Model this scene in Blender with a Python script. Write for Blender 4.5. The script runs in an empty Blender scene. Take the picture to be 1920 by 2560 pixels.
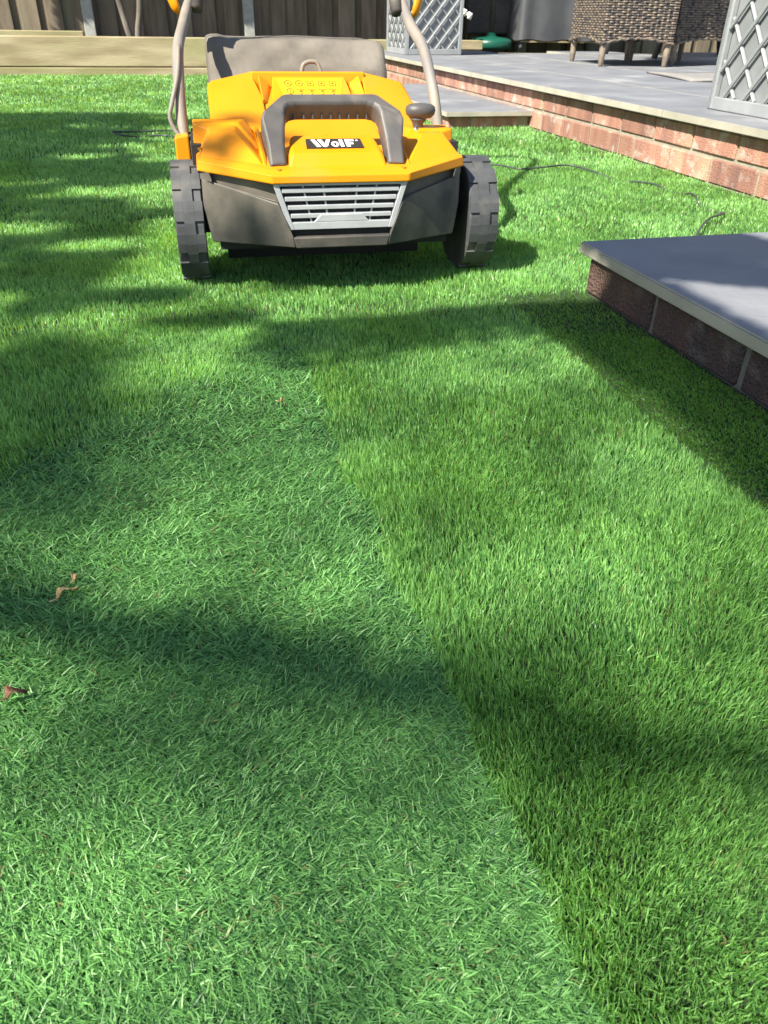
import bpy, bmesh, math, random
import numpy as np
from mathutils import Vector, Matrix

random.seed(7)
rng = np.random.default_rng(7)
scene = bpy.context.scene
COL = scene.collection
R = math.radians

# ------------------------------------------------------------------ camera
CAM_H = 0.43
PITCH, YAW, ROLL = R(33.03), R(15.10), R(1.1)
F = Vector((math.sin(YAW) * math.cos(PITCH), math.cos(YAW) * math.cos(PITCH), -math.sin(PITCH)))
RT = Vector((math.cos(YAW), -math.sin(YAW), 0))
UP = RT.cross(F)
cr = RT * math.cos(ROLL) + UP * math.sin(ROLL)
cu = UP * math.cos(ROLL) - RT * math.sin(ROLL)
cam_data = bpy.data.cameras.new("camera")
cam = bpy.data.objects.new("camera", cam_data)
COL.objects.link(cam)
M = Matrix((cr, cu, -F)).transposed().to_4x4()
M.translation = Vector((0, 0, CAM_H))
cam.matrix_world = M
cam_data.sensor_fit = 'VERTICAL'
cam_data.sensor_height = 34.6
cam_data.sensor_width = 25.95
cam_data.lens = 1920 / 2560 * 34.6
cam_data.clip_start = 0.02
cam_data.clip_end = 300
cam_data.dof.use_dof = True
cam_data.dof.focus_distance = 0.80
cam_data.dof.aperture_fstop = 24.0
scene.camera = cam

# ------------------------------------------------------------------ light
SUNX, SUNY = 0.85, 0.50            # horizontal travel of the light per metre of fall
sun_el = math.atan2(1.0, math.hypot(SUNX, SUNY))
world = bpy.data.worlds.new("World")
scene.world = world
world.use_nodes = True
wn = world.node_tree.nodes
wn.clear()
sky = wn.new("ShaderNodeTexSky")
sky.sky_type = 'NISHITA'
sky.sun_disc = False
sky.sun_elevation = sun_el
sky.sun_rotation = math.atan2(-SUNX, -SUNY)
bg = wn.new("ShaderNodeBackground")
bg.inputs[1].default_value = 0.078
wo = wn.new("ShaderNodeOutputWorld")
world.node_tree.links.new(sky.outputs[0], bg.inputs[0])
world.node_tree.links.new(bg.outputs[0], wo.inputs[0])
sl = bpy.data.lights.new("sun", 'SUN')
sl.energy = 5.0
sl.angle = R(0.53)
sl.color = (1.0, 0.94, 0.80)
sun = bpy.data.objects.new("sun", sl)
COL.objects.link(sun)
sun.rotation_euler = Vector((SUNX, SUNY, -1)).to_track_quat('-Z', 'Y').to_euler()
sun.location = (-4, -3, 8)
vs = scene.view_settings
vs.view_transform = 'Standard'
vs.look = 'None'
vs.exposure = 1.25
vs.gamma = 1
vs.use_curve_mapping = False


# ------------------------------------------------------------------ materials
def nodes_of(m):
    m.use_nodes = True
    nt = m.node_tree
    return nt, nt.nodes, nt.links, nt.nodes["Principled BSDF"]


def mat(name, c1, c2=None, scale=20.0, rough=0.7, bump=0.0, bscale=None, metallic=0.0, spec=0.5,
        c3=None, scale3=4.0, thr3=(0.5, 0.65), rand=0.0, stretch=None, coat=0.0, detail=5.0):
    """Principled material: two-tone noise, an optional third blotch colour, optional bump."""
    m = bpy.data.materials.new(name)
    nt, N, L, P = nodes_of(m)
    P.inputs["Roughness"].default_value = rough
    P.inputs["Metallic"].default_value = metallic
    P.inputs["Specular IOR Level"].default_value = spec
    P.inputs["Coat Weight"].default_value = coat
    tc = N.new("ShaderNodeTexCoord")
    mp = N.new("ShaderNodeMapping")
    oi = N.new("ShaderNodeObjectInfo")
    off = N.new("ShaderNodeVectorMath"); off.operation = 'SCALE'
    off.inputs[0].default_value = (13.1, 7.7, 5.3)
    L.new(oi.outputs["Random"], off.inputs["Scale"])
    L.new(tc.outputs["Object"], mp.inputs[0])
    L.new(off.outputs[0], mp.inputs["Location"])
    if stretch:
        mp.inputs["Scale"].default_value = stretch
    c2 = c2 or c1
    n1 = N.new("ShaderNodeTexNoise"); n1.inputs["Scale"].default_value = scale
    n1.inputs["Detail"].default_value = detail
    L.new(mp.outputs[0], n1.inputs["Vector"])
    r1 = N.new("ShaderNodeValToRGB")
    r1.color_ramp.elements[0].position = 0.35; r1.color_ramp.elements[1].position = 0.65
    r1.color_ramp.elements[0].color = (*c1, 1); r1.color_ramp.elements[1].color = (*c2, 1)
    L.new(n1.outputs[0], r1.inputs[0])
    out = r1.outputs[0]
    if c3:
        n3 = N.new("ShaderNodeTexNoise"); n3.inputs["Scale"].default_value = scale3
        n3.inputs["Detail"].default_value = 6
        L.new(mp.outputs[0], n3.inputs["Vector"])
        r3 = N.new("ShaderNodeMapRange")
        r3.inputs[1].default_value = thr3[0]; r3.inputs[2].default_value = thr3[1]
        L.new(n3.outputs[0], r3.inputs[0])
        mx = N.new("ShaderNodeMix"); mx.data_type = 'RGBA'
        L.new(r3.outputs[0], mx.inputs["Factor"]); L.new(out, mx.inputs[6])
        mx.inputs[7].default_value = (*c3, 1)
        out = mx.outputs[2]
    if rand:
        hs = N.new("ShaderNodeHueSaturation")
        ml = N.new("ShaderNodeMapRange"); ml.inputs[3].default_value = 1 - rand; ml.inputs[4].default_value = 1 + rand
        L.new(oi.outputs["Random"], ml.inputs[0]); L.new(ml.outputs[0], hs.inputs["Value"])
        L.new(out, hs.inputs["Color"]); out = hs.outputs[0]
    L.new(out, P.inputs["Base Color"])
    if bump:
        nb = N.new("ShaderNodeTexNoise"); nb.inputs["Scale"].default_value = bscale or scale * 4
        nb.inputs["Detail"].default_value = 4
        L.new(mp.outputs[0], nb.inputs["Vector"])
        b = N.new("ShaderNodeBump"); b.inputs["Strength"].default_value = bump
        b.inputs["Distance"].default_value = 0.003
        L.new(nb.outputs[0], b.inputs["Height"]); L.new(b.outputs[0], P.inputs["Normal"])
    return m


def leaf_mat(name, ca, cb, trans=0.45, rough=0.45, tint=(1.5, 1.35, 0.35), attr="tone"):
    m = bpy.data.materials.new(name)
    nt, N, L, P = nodes_of(m)
    a = N.new("ShaderNodeAttribute"); a.attribute_name = attr
    rp = N.new("ShaderNodeValToRGB")
    els = rp.color_ramp.elements
    els[0].position = 0.0; els[0].color = (*ca, 1)
    els[1].position = 0.88; els[1].color = (*cb, 1)
    e = els.new(0.93); e.color = (0.21, 0.23, 0.07, 1)
    e = els.new(1.0); e.color = (0.32, 0.31, 0.15, 1)
    L.new(a.outputs["Fac"], rp.inputs[0])
    L.new(rp.outputs[0], P.inputs["Base Color"])
    P.inputs["Roughness"].default_value = rough
    P.inputs["Specular IOR Level"].default_value = 0.45
    tr = N.new("ShaderNodeBsdfTranslucent")
    mul = N.new("ShaderNodeMix"); mul.data_type = 'RGBA'; mul.blend_type = 'MULTIPLY'
    mul.inputs["Factor"].default_value = 1.0
    L.new(rp.outputs[0], mul.inputs[6]); mul.inputs[7].default_value = (*tint, 1)
    L.new(mul.outputs[2], tr.inputs[0])
    ms = N.new("ShaderNodeMixShader"); ms.inputs[0].default_value = trans
    L.new(P.outputs[0], ms.inputs[1]); L.new(tr.outputs[0], ms.inputs[2])
    L.new(ms.outputs[0], N["Material Output"].inputs[0])
    return m


MAT = {}
MAT['thatch'] = mat("turf_backing", (0.018, 0.038, 0.014), (0.035, 0.065, 0.022), 60, 0.95, 0.6, 300)
MAT['grass'] = leaf_mat("grass_blade", (0.076, 0.235, 0.070), (0.385, 0.715, 0.240), 0.46, 0.34, (1.76, 1.34, 0.43))
MAT['grass_flat'] = leaf_mat("matted_grass_blade", (0.037, 0.142, 0.041), (0.275, 0.588, 0.184), 0.35, 0.42, (1.70, 1.33, 0.42))
MAT['leaf'] = leaf_mat("tree_leaf", (0.035, 0.075, 0.018), (0.07, 0.13, 0.03), 0.25, 0.5)
MAT['bark'] = mat("bark", (0.10, 0.085, 0.07), (0.19, 0.165, 0.14), 18, 0.95, 0.8, 60, stretch=(1, 1, 0.25))
MAT['yellow'] = mat("yellow_plastic", (0.70, 0.252, 0.003), (0.73, 0.272, 0.004), 9, 0.38, 0.05, 700,
                    c3=(0.50, 0.26, 0.04), scale3=7, thr3=(0.58, 0.85), spec=0.4)
MAT['yellow_bright'] = mat("yellow_sticker", (0.80, 0.48, 0.008), (0.82, 0.50, 0.01), 20, 0.4)
MAT['black'] = mat("dusty_black_plastic", (0.045, 0.043, 0.042), (0.075, 0.070, 0.064), 14, 0.55, 0.15, 500,
                   c3=(0.22, 0.19, 0.15), scale3=11, thr3=(0.42, 0.78))
MAT['handle'] = mat("grey_plastic", (0.070, 0.066, 0.066), (0.10, 0.092, 0.088), 30, 0.5, 0.1, 900,
                    c3=(0.17, 0.14, 0.12), scale3=22, thr3=(0.58, 0.8))
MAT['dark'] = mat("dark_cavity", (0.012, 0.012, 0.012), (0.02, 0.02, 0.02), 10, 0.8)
MAT['silver'] = mat("silver_plastic", (0.42, 0.43, 0.46), (0.48, 0.49, 0.52), 40, 0.38, 0.05, 900, metallic=0.25)
MAT['rubber'] = mat("dark_rubber", (0.045, 0.047, 0.052), (0.075, 0.078, 0.084), 25, 0.6, 0.2, 600,
                    c3=(0.15, 0.14, 0.12), scale3=16, thr3=(0.55, 0.8))
MAT['tube'] = mat("dusty_tube", (0.21, 0.18, 0.15), (0.28, 0.245, 0.205), 16, 0.6, 0.2, 300,
                  c3=(0.16, 0.155, 0.16), scale3=7, thr3=(0.5, 0.7), stretch=(1, 1, 0.4))
MAT['bag'] = mat("dusty_fabric", (0.130, 0.112, 0.093), (0.175, 0.155, 0.130), 9, 0.85, 0.9, 28,
                 c3=(0.235, 0.21, 0.18), scale3=7, thr3=(0.52, 0.8))
MAT['label_black'] = mat("printed_black", (0.03, 0.028, 0.027), None, 20, 0.5)
MAT['white'] = mat("printed_white", (0.85, 0.85, 0.83), None, 20, 0.5)
MAT['icon'] = mat("printed_icon", (0.20, 0.13, 0.01), None, 20, 0.5)
MAT['metal'] = mat("bolt_metal", (0.6, 0.6, 0.6), None, 20, 0.3, metallic=1.0)
MAT['cord'] = mat("black_cord", (0.035, 0.04, 0.045), (0.06, 0.065, 0.07), 60, 0.4)
MAT['slab'] = mat("slate_paving", (0.165, 0.172, 0.196), (0.215, 0.222, 0.245), 6, 0.6, 0.45, 70,
                  c3=(0.33, 0.335, 0.345), scale3=3.2, thr3=(0.56, 0.74), rand=0.05)
MAT['slab_edge'] = mat("slab_edge", (0.32, 0.30, 0.25), (0.40, 0.37, 0.31), 12, 0.8, 0.2, 200, rand=0.06)
MAT['mortar_shaded'] = mat("shaded_mortar", (0.12, 0.115, 0.10), (0.17, 0.16, 0.14), 60, 0.95, 0.5, 300)  # darker copy of the mortar; the near step's shade is in the colour
MAT['mortar'] = mat("mortar", (0.26, 0.23, 0.18), (0.34, 0.305, 0.245), 60, 0.95, 0.5, 300)


def brick_mat(name, cols, white=0.35, rand=0.25, bump=0.45):
    m = bpy.data.materials.new(name)
    nt, N, L, P = nodes_of(m)
    P.inputs["Roughness"].default_value = 0.92
    tc = N.new("ShaderNodeTexCoord"); oi = N.new("ShaderNodeObjectInfo")
    sc = N.new("ShaderNodeVectorMath"); sc.operation = 'SCALE'; sc.inputs[0].default_value = (31, 57, 23)
    L.new(oi.outputs["Random"], sc.inputs["Scale"])
    ad = N.new("ShaderNodeVectorMath"); L.new(tc.outputs["Object"], ad.inputs[0]); L.new(sc.outputs[0], ad.inputs[1])
    mp = N.new("ShaderNodeMapping"); mp.inputs["Scale"].default_value = (16, 16, 2.2)
    L.new(ad.outputs[0], mp.inputs[0])
    n1 = N.new("ShaderNodeTexNoise"); n1.inputs["Scale"].default_value = 1.0; n1.inputs["Detail"].default_value = 3
    L.new(mp.outputs[0], n1.inputs["Vector"])
    rp = N.new("ShaderNodeValToRGB"); els = rp.color_ramp.elements
    els[0].position = 0.30; els[0].color = (*cols[0], 1); els[1].position = 0.72; els[1].color = (*cols[2], 1)
    e = els.new(0.5); e.color = (*cols[1], 1)
    L.new(n1.outputs[0], rp.inputs[0])
    n2 = N.new("ShaderNodeTexNoise"); n2.inputs["Scale"].default_value = 22; n2.inputs["Detail"].default_value = 6
    L.new(ad.outputs[0], n2.inputs["Vector"])
    mr = N.new("ShaderNodeMapRange"); mr.inputs[1].default_value = 0.55; mr.inputs[2].default_value = 0.75
    mr.inputs[4].default_value = white
    L.new(n2.outputs[0], mr.inputs[0])
    mx = N.new("ShaderNodeMix"); mx.data_type = 'RGBA'; L.new(mr.outputs[0], mx.inputs["Factor"])
    L.new(rp.outputs[0], mx.inputs[6]); mx.inputs[7].default_value = (0.55, 0.50, 0.46, 1)
    hs = N.new("ShaderNodeHueSaturation")
    v = N.new("ShaderNodeMapRange"); v.inputs[3].default_value = 1 - rand; v.inputs[4].default_value = 1 + rand
    L.new(oi.outputs["Random"], v.inputs[0]); L.new(v.outputs[0], hs.inputs["Value"])
    L.new(mx.outputs[2], hs.inputs["Color"]); L.new(hs.outputs[0], P.inputs["Base Color"])
    nb = N.new("ShaderNodeTexNoise"); nb.inputs["Scale"].default_value = 170; nb.inputs["Detail"].default_value = 5
    L.new(ad.outputs[0], nb.inputs["Vector"])
    vo = N.new("ShaderNodeTexVoronoi"); vo.inputs["Scale"].default_value = 210
    L.new(ad.outputs[0], vo.inputs["Vector"])
    mm = N.new("ShaderNodeMath"); mm.operation = 'ADD'; L.new(nb.outputs[0], mm.inputs[0]); L.new(vo.outputs[0], mm.inputs[1])
    b = N.new("ShaderNodeBump"); b.inputs["Strength"].default_value = bump; b.inputs["Distance"].default_value = 0.004
    L.new(mm.outputs[0], b.inputs["Height"]); L.new(b.outputs[0], P.inputs["Normal"])
    return m


MAT['brick'] = brick_mat("salmon_brick", [(0.24, 0.125, 0.105), (0.36, 0.175, 0.13), (0.44, 0.27, 0.19)], 0.75, 0.28)
MAT['brick_shaded'] = brick_mat("shaded_red_brick", [(0.055, 0.038, 0.040), (0.090, 0.050, 0.045), (0.12, 0.070, 0.055)], 0.25, 0.15, 0.95)  # brick red darkened for the shade on the near step
MAT['sleeper'] = mat("sleeper_wood", (0.26, 0.205, 0.12), (0.40, 0.335, 0.215), 11, 0.85, 0.5, 90,
                     c3=(0.24, 0.245, 0.10), scale3=4, thr3=(0.48, 0.7), stretch=(0.25, 1, 1.6), rand=0.06)
MAT['fence'] = mat("fence_board", (0.14, 0.110, 0.075), (0.22, 0.18, 0.13), 10, 0.9, 0.4, 120,
                   c3=(0.15, 0.15, 0.10), scale3=3, thr3=(0.5, 0.7), stretch=(2.0, 2.0, 0.35), rand=0.22)
MAT['post'] = mat("concrete_post", (0.30, 0.31, 0.29), (0.38, 0.39, 0.36), 30, 0.9, 0.3, 200)
MAT['soil'] = mat("soil", (0.035, 0.025, 0.018), (0.06, 0.045, 0.03), 40, 1.0, 0.9, 120)
MAT['trellis'] = mat("silver_lattice", (0.27, 0.285, 0.30), (0.33, 0.345, 0.36), 12, 0.45, 0.1, 200, metallic=0.2)
MAT['trellis_panel'] = mat("grey_planter_panel", (0.17, 0.18, 0.19), (0.22, 0.23, 0.24), 10, 0.55)
MAT['wicker_a'] = mat("wicker_strand", (0.10, 0.080, 0.065), (0.22, 0.17, 0.125), 60, 0.55, c3=(0.035, 0.038, 0.046),
                      scale3=45, thr3=(0.50, 0.60))
MAT['wicker_leg'] = mat("wicker_leg", (0.15, 0.12, 0.09), (0.24, 0.195, 0.15), 40, 0.6, 0.5, 300)
MAT['seat'] = mat("dark_wicker", (0.035, 0.033, 0.032), (0.06, 0.055, 0.05), 60, 0.6)
MAT['cover'] = mat("grey_cover", (0.055, 0.058, 0.066), (0.08, 0.085, 0.092), 5, 0.55, 0.2, 300)
MAT['green'] = mat("green_plastic", (0.006, 0.075, 0.05), (0.01, 0.09, 0.06), 10, 0.35)
MAT['mat'] = mat("grey_mat", (0.20, 0.19, 0.185), (0.26, 0.25, 0.24), 30, 0.95, 0.5, 300)
MAT['dry'] = mat("dry_leaf", (0.70, 0.50, 0.24), (0.80, 0.62, 0.34), 60, 0.7, 0.3, 200)
MAT['dry_red'] = mat("dry_red_leaf", (0.30, 0.14, 0.085), (0.38, 0.19, 0.12), 80, 0.5, 0.3, 200)
MAT['petal'] = mat("white_petal", (0.85, 0.86, 0.80), None, 30, 0.6)


# ------------------------------------------------------------------ helpers
def obj(name, me, material=None, parent=None, smooth=False, loc=None, rot=None):
    if isinstance(me, bmesh.types.BMesh):
        bm = me
        bmesh.ops.recalc_face_normals(bm, faces=bm.faces)
        me = bpy.data.meshes.new(name)
        bm.to_mesh(me); bm.free()
    if smooth:
        for p in me.polygons: p.use_smooth = True
    o = bpy.data.objects.new(name, me)
    COL.objects.link(o)
    if material is not None and not me.materials:
        for mm in (material if isinstance(material, (list, tuple)) else [material]):
            me.materials.append(MAT[mm] if isinstance(mm, str) else mm)
    if parent: o.parent = parent
    if loc: o.location = loc
    if rot: o.rotation_euler = rot
    return o


def share(name, src, parent, loc=(0, 0, 0), rot=(0, 0, 0), scale=(1, 1, 1)):
    o = bpy.data.objects.new(name, src); COL.objects.link(o)
    o.parent = parent; o.location = loc; o.rotation_euler = rot; o.scale = scale
    return o


def tag(o, label, cat, group=None, kind=None):
    o['label'] = label; o['category'] = cat
    if group: o['group'] = group
    if kind: o['kind'] = kind
    return o


def thing(name, label, cat, loc=(0, 0, 0), rz=0, group=None):
    o = bpy.data.objects.new(name, None); COL.objects.link(o)
    o.location = loc; o.rotation_euler = (0, 0, rz)
    return tag(o, label, cat, group)


def struct(o):
    o['kind'] = 'structure'; return o


def copy_tree(o, parent=None):
    c = o.copy(); COL.objects.link(c); c.parent = parent
    for ch in list(o.children): copy_tree(ch, c)
    return c


def bevel(o, w=0.002, seg=2, ang=30, hard=False):
    b = o.modifiers.new("bevel", 'BEVEL'); b.width = w; b.segments = seg
    b.limit_method = 'ANGLE'; b.angle_limit = R(ang)
    b.harden_normals = hard
    if hard:
        for p in o.data.polygons: p.use_smooth = True
    return o


def add_box(bm, x0, x1, y0, y1, z0, z1, mi=0):
    vs_ = [bm.verts.new((x, y, z)) for x in (x0, x1) for y in (y0, y1) for z in (z0, z1)]
    fs = []
    for idx in ((0, 1, 3, 2), (4, 6, 7, 5), (0, 4, 5, 1), (2, 3, 7, 6), (0, 2, 6, 4), (1, 5, 7, 3)):
        f = bm.faces.new([vs_[i] for i in idx]); f.material_index = mi; fs.append(f)
    return vs_


def add_hull(bm, pts):
    vs_ = [bm.verts.new(p) for p in pts]
    r = bmesh.ops.convex_hull(bm, input=vs_)
    junk = [v for v in vs_ if v.is_valid and not v.link_faces]
    if junk: bmesh.ops.delete(bm, geom=junk, context='VERTS')
    fs = [g for g in r['geom'] if isinstance(g, bmesh.types.BMFace)]
    es = list({e for f in fs for e in f.edges})
    vv = list({v for f in fs for v in f.verts})
    bmesh.ops.dissolve_limit(bm, angle_limit=R(2), verts=vv, edges=es)


def mir(pts):
    return list(pts) + [(-x, y, z) for x, y, z in pts]


def smooth_path(pts, n=8):
    """Catmull-Rom through the points."""
    P = [Vector(p) for p in pts]
    P = [P[0] * 2 - P[1]] + P + [P[-1] * 2 - P[-2]]
    out = []
    for i in range(1, len(P) - 2):
        for k in range(n):
            t = k / n
            a, b, c, d = P[i - 1], P[i], P[i + 1], P[i + 2]
            out.append(0.5 * ((2 * b) + (c - a) * t + (2 * a - 5 * b + 4 * c - d) * t * t + (3 * b - a - 3 * c + d) * t ** 3))
    out.append(P[-2])
    return out


def add_tube(bm, pts, r, seg=8, closed=False, flat=1.0, caps=True):
    pts = [Vector(p) for p in pts]
    n = len(pts)
    rs = r if isinstance(r, (list, tuple)) else [r] * n
    rings = []
    up = Vector((0, 0, 1))
    prev = None
    for i, p in enumerate(pts):
        t = (pts[min(i + 1, n - 1)] - pts[max(i - 1, 0)]).normalized()
        if prev is None:
            a = t.cross(up)
            if a.length < 0.1: a = t.cross(Vector((1, 0, 0)))
        else:
            a = prev - t * prev.dot(t)
        a.normalize(); prev = a
        b = t.cross(a)
        rings.append([bm.verts.new(p + a * (math.cos(q) * rs[i]) + b * (math.sin(q) * rs[i] * flat))
                      for q in [2 * math.pi * k / seg for k in range(seg)]])
    for i in range(n - 1):
        for k in range(seg):
            bm.faces.new((rings[i][k], rings[i][(k + 1) % seg], rings[i + 1][(k + 1) % seg], rings[i + 1][k]))
    if caps:
        bm.faces.new(rings[0][::-1]); bm.faces.new(rings[-1])
    return rings


def add_lathe(bm, prof, seg=24, axis='Z', origin=(0, 0, 0), sx=1.0, sy=1.0):
    o = Vector(origin); rings = []
    for r, h in prof:
        ring = []
        for k in range(seg):
            q = 2 * math.pi * k / seg
            a, b = r * math.cos(q) * sx, r * math.sin(q) * sy
            v = Vector((a, b, h)) if axis == 'Z' else Vector((h, a, b))
            ring.append(bm.verts.new(o + v))
        rings.append(ring)
    for i in range(len(rings) - 1):
        for k in range(seg):
            bm.faces.new((rings[i][k], rings[i][(k + 1) % seg], rings[i + 1][(k + 1) % seg], rings[i + 1][k]))
    bm.faces.new(rings[0]); bm.faces.new(rings[-1])


def vnoise(x, y, cell, seed=0):
    """smooth lattice noise 0..1 (numpy)"""
    g = np.random.default_rng(seed).random((64, 64))
    u, v = x / cell, y / cell
    iu, iv = np.floor(u).astype(int), np.floor(v).astype(int)
    fu, fv = u - iu, v - iv
    fu = fu * fu * (3 - 2 * fu); fv = fv * fv * (3 - 2 * fv)
    G = lambda a, b: g[a % 64, b % 64]
    return (G(iu, iv) * (1 - fu) * (1 - fv) + G(iu + 1, iv) * fu * (1 - fv)
            + G(iu, iv + 1) * (1 - fu) * fv + G(iu + 1, iv + 1) * fu * fv)


def mesh_np(name, verts, faces_flat, loop_tot, attrs=None):
    me = bpy.data.meshes.new(name)
    me.vertices.add(len(verts)); me.vertices.foreach_set("co", np.ascontiguousarray(verts, np.float32).ravel())
    me.loops.add(len(faces_flat)); me.loops.foreach_set("vertex_index", np.ascontiguousarray(faces_flat, np.int32))
    starts = np.concatenate(([0], np.cumsum(loop_tot)[:-1])).astype(np.int32)
    me.polygons.add(len(loop_tot)); me.polygons.foreach_set("loop_start", starts)
    me.update(calc_edges=True)
    for k, v in (attrs or {}).items():
        a = me.attributes.new(k, 'FLOAT', 'POINT'); a.data.foreach_set("value", np.ascontiguousarray(v, np.float32))
    return me


# ------------------------------------------------------------------ ground
bm = bmesh.new()
bmesh.ops.create_grid(bm, x_segments=8, y_segments=8, size=60)
ground = struct(obj("lawn", bm, 'thatch'))
tag(ground, "turf backing of the green lawn", "lawn")

WALL_X = 1.610          # brick face of the patio wall
PATIO_Z = 0.180
STEP_X = 0.722          # brick face of the near step
STEP_Y = 1.275
FSTEP = (1.225, 3.58, 5.10)   # far step: brick face x, near face y, far y
BED_Y = 6.90


def make_blades(px, py, L, w, lean0, lean1, phi, nseg, tone, z0=0.0):
    """numpy grass blades: nseg quads-to-tip, each a bent tapered ribbon"""
    n = len(px)
    lv = nseg + 1
    seg = L / nseg
    a = np.zeros((n, lv, 3)); a[:, 0, 0] = px; a[:, 0, 1] = py; a[:, 0, 2] = z0
    cx, sx = np.cos(phi), np.sin(phi)
    for i in range(nseg):
        ang = lean0 + (lean1 - lean0) * (i / max(nseg - 1, 1))
        h = np.sin(ang) * seg
        a[:, i + 1, 0] = a[:, i, 0] + cx * h
        a[:, i + 1, 1] = a[:, i, 1] + sx * h
        a[:, i + 1, 2] = np.maximum(a[:, i, 2] + np.cos(ang) * seg, 0.0035)
    tw = phi + np.pi / 2 + rng.normal(0, 0.5, n)
    wx, wy = np.cos(tw), np.sin(tw)
    wz = rng.normal(0, 0.25, n)
    V = np.zeros((n, 2 * nseg + 1, 3))
    for i in range(nseg):
        ww = w * 0.5 * (1.0 - 0.30 * (i / nseg) ** 2)
        d = np.stack([wx * ww, wy * ww, wz * ww], 1)
        V[:, 2 * i] = a[:, i] - d; V[:, 2 * i + 1] = a[:, i] + d
    V[:, 2 * nseg] = a[:, nseg]
    base = (np.arange(n) * (2 * nseg + 1))[:, None]
    pat = []; lt = []
    for i in range(nseg - 1):
        pat += [2 * i, 2 * i + 1, 2 * i + 3, 2 * i + 2]; lt.append(4)
    pat += [2 * nseg - 2, 2 * nseg - 1, 2 * nseg]; lt.append(3)
    faces = (base + np.array(pat)[None]).ravel()
    return V.reshape(-1, 3), faces, np.tile(lt, n), np.repeat(tone, 2 * nseg + 1)


def scatter(dmin, dmax, dens, extra=0.22):
    """random points on the lawn between two distances ahead, wide enough to fill the view and a step aside"""
    a0, a1 = R(-17), R(47)
    X0, X1 = dmax * math.sin(a0) - extra, dmax * math.sin(a1) + extra
    Y0, Y1 = dmin * 0.5 - 0.1, dmax + 0.02
    n = int((X1 - X0) * (Y1 - Y0) * dens)
    x = rng.uniform(X0, X1, n); y = rng.uniform(Y0, Y1, n)
    d = np.hypot(x, y)
    az = np.arctan2(x, y)
    marg = extra / np.maximum(d, 0.05)
    k = (d >= dmin) & (d < dmax) & (az > a0 - marg) & (az < a1 + marg) & (y > -0.05)
    k &= ~((x > WALL_X - 0.004))
    k &= ~((x > STEP_X - 0.004) & (y < STEP_Y))
    k &= ~((x > FSTEP[0] - 0.004) & (y > FSTEP[1] + 0.006) & (y < FSTEP[2]))
    k &= (y < BED_Y - 0.006)
    return x[k], y[k]


def is_flat(x, y):
    """raked swath: straight right edge, ragged other edges"""
    e = (vnoise(x + 5, y + 5, 0.035, 3) - 0.5) * 0.022 + (vnoise(x + 5, y + 5, 0.11, 4) - 0.5) * 0.02
    right = x < 0.154 + e * 0.7
    top = y < 1.03 + (vnoise(x + 3, y, 0.12, 5) - 0.5) * 0.16 + e + rng.normal(0, 0.05, len(x))
    left = x + rng.normal(0, 0.04, len(x)) > -0.30 + 0.9 * np.clip(y - 0.72, 0, 1) * (0.6 + 0.8 * vnoise(x, y, 0.08, 6))
    return right & top & left


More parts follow.
